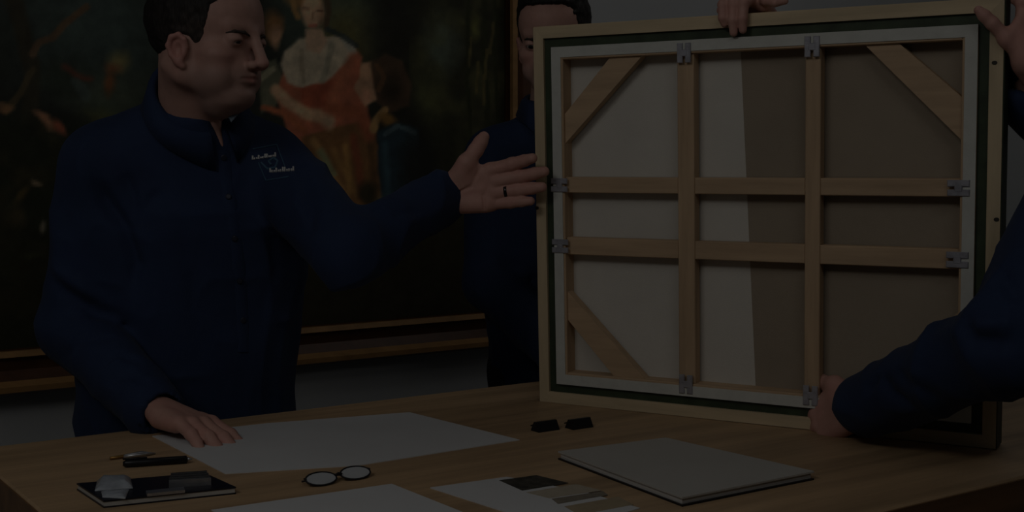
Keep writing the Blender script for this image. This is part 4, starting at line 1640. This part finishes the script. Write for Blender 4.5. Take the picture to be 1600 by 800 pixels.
# black pen behind the binder
p0, p1 = onz(192, 731), onz(292, 724)
pn = empty('black_pen', (p0[0], p0[1], TZ))
tag(pn, 'slim black pen lying on bare oak behind the black binder', 'pen')
dz = V3(0, 0, .006)
pd = nrm(p1 - p0)
pO_ = np.array(pn.location)
MB().tube([p0 + dz, p0 + pd * .004 + dz, p0 + pd * .02 + dz, p1 + dz], [.003, .0055, .006, .006], 10).build('barrel', M_black, pn, True, pO_)
MB().tube([p1 + dz, p1 + pd * .008 + dz], [.004, .001], 8).build('nib', M_steel, pn, True, pO_)
MB().tube([p0 + dz + V3(0, 0, .007), p0 + pd * .035 + dz + V3(0, 0, .007)], .0014, 6).build('clip', M_black, pn, True, pO_)
# slim tweezers further back
q0, q1 = onz(172, 719), onz(242, 710)
tw = empty('tweezers', (q0[0], q0[1], TZ))
tag(tw, 'slim steel tweezers with a brass end behind the black pen', 'tweezers')
tO_ = np.array(tw.location)
qd = nrm(q1 - q0)
qs = np.cross(qd, V3(0, 0, 1))
for k in (-1, 1):
    MB().tube([q0 + qd * .02 + qs * k * .002 + V3(0, 0, .003), q0 + qd * .05 + qs * k * .006 + V3(0, 0, .004), q1 + qs * k * .001 + V3(0, 0, .0015)],
              [.0025, .003, .0012], 6).build('arm', M_steel, tw, True, tO_)
MB().tube([q0 + V3(0, 0, .003), q0 + qd * .022 + V3(0, 0, .003)], [.0025, .003], 8).build('brass_end', M_brass, tw, True, tO_)
# folded spectacles
e0 = onz(494, 758)
eg = empty('eyeglasses', (e0[0], e0[1], TZ))
tag(eg, 'folded dark-rimmed eyeglasses between the drawing sheet and the front paper', 'eyeglasses')
eO = np.array(eg.location)
ex = nrm(onz(562, 746) - e0)
ey = np.cross(V3(0, 0, 1), ex)
for k in (0, 1):
    c = e0 + ex * (.008 + .056 * k) + V3(0, 0, .008)
    rim = [c + ex * .024 * math.cos(w) + (ey * .88 + V3(0, 0, .45)) * .014 * math.sin(w) for w in np.linspace(0, 2 * math.pi, 21)]
    MB().tube(rim, .0014, 6).build('rim', M_black, eg, True, eO)
    disc = rim[:-1]
    MB().prism([p_ + ey * .0005 for p_ in disc], [p_ - ey * .0005 for p_ in disc]).build('lens', M_glass, eg, origin=eO)
MB().tube([e0 + ex * .030 + V3(0, 0, .010), e0 + ex * .036 + V3(0, 0, .012), e0 + ex * .042 + V3(0, 0, .010)], .0014, 6).build('bridge', M_black, eg, True, eO)
for k in (0, 1):
    a = e0 + ex * (-.016 + .104 * k) + V3(0, 0, .010)
    b = e0 + ex * (.09 - .104 * k) + ey * (.010 + .006 * k) + V3(0, 0, .004)
    MB().tube([a, a + ey * .006, b], .0014, 6).build('temple', M_black, eg, True, eO)
# two black clamps near the frame foot
for (px, py, lab) in ((852, 672, 'black bulldog clamp at the right corner of the drawing sheet'), (905, 668, 'second black bulldog clamp, nearer the foot of the canvas frame')):
    c = onz(px, py)
    cl = empty('bulldog_clamp', (c[0], c[1], TZ))
    tag(cl, lab, 'clamp')
    cO = np.array(cl.location)
    MB().prism([c + MA * a + NA * b for a, b in ((-.022, -.012), (.022, -.012), (.022, .012), (-.022, .012))],
               [c + MA * a + NA * b + V3(0, 0, .016) for a, b in ((-.022, -.003), (.022, -.003), (.022, .003), (-.022, .003))]).build('jaw', M_black, cl, origin=cO)
    MB().tube([c - MA * .012 + V3(0, 0, .014), c - MA * .010 + NA * .028 + V3(0, 0, .004), c + MA * .010 + NA * .028 + V3(0, 0, .004), c + MA * .012 + V3(0, 0, .014)], .0012, 6).build('wire_handle', M_black, cl, True, cO)
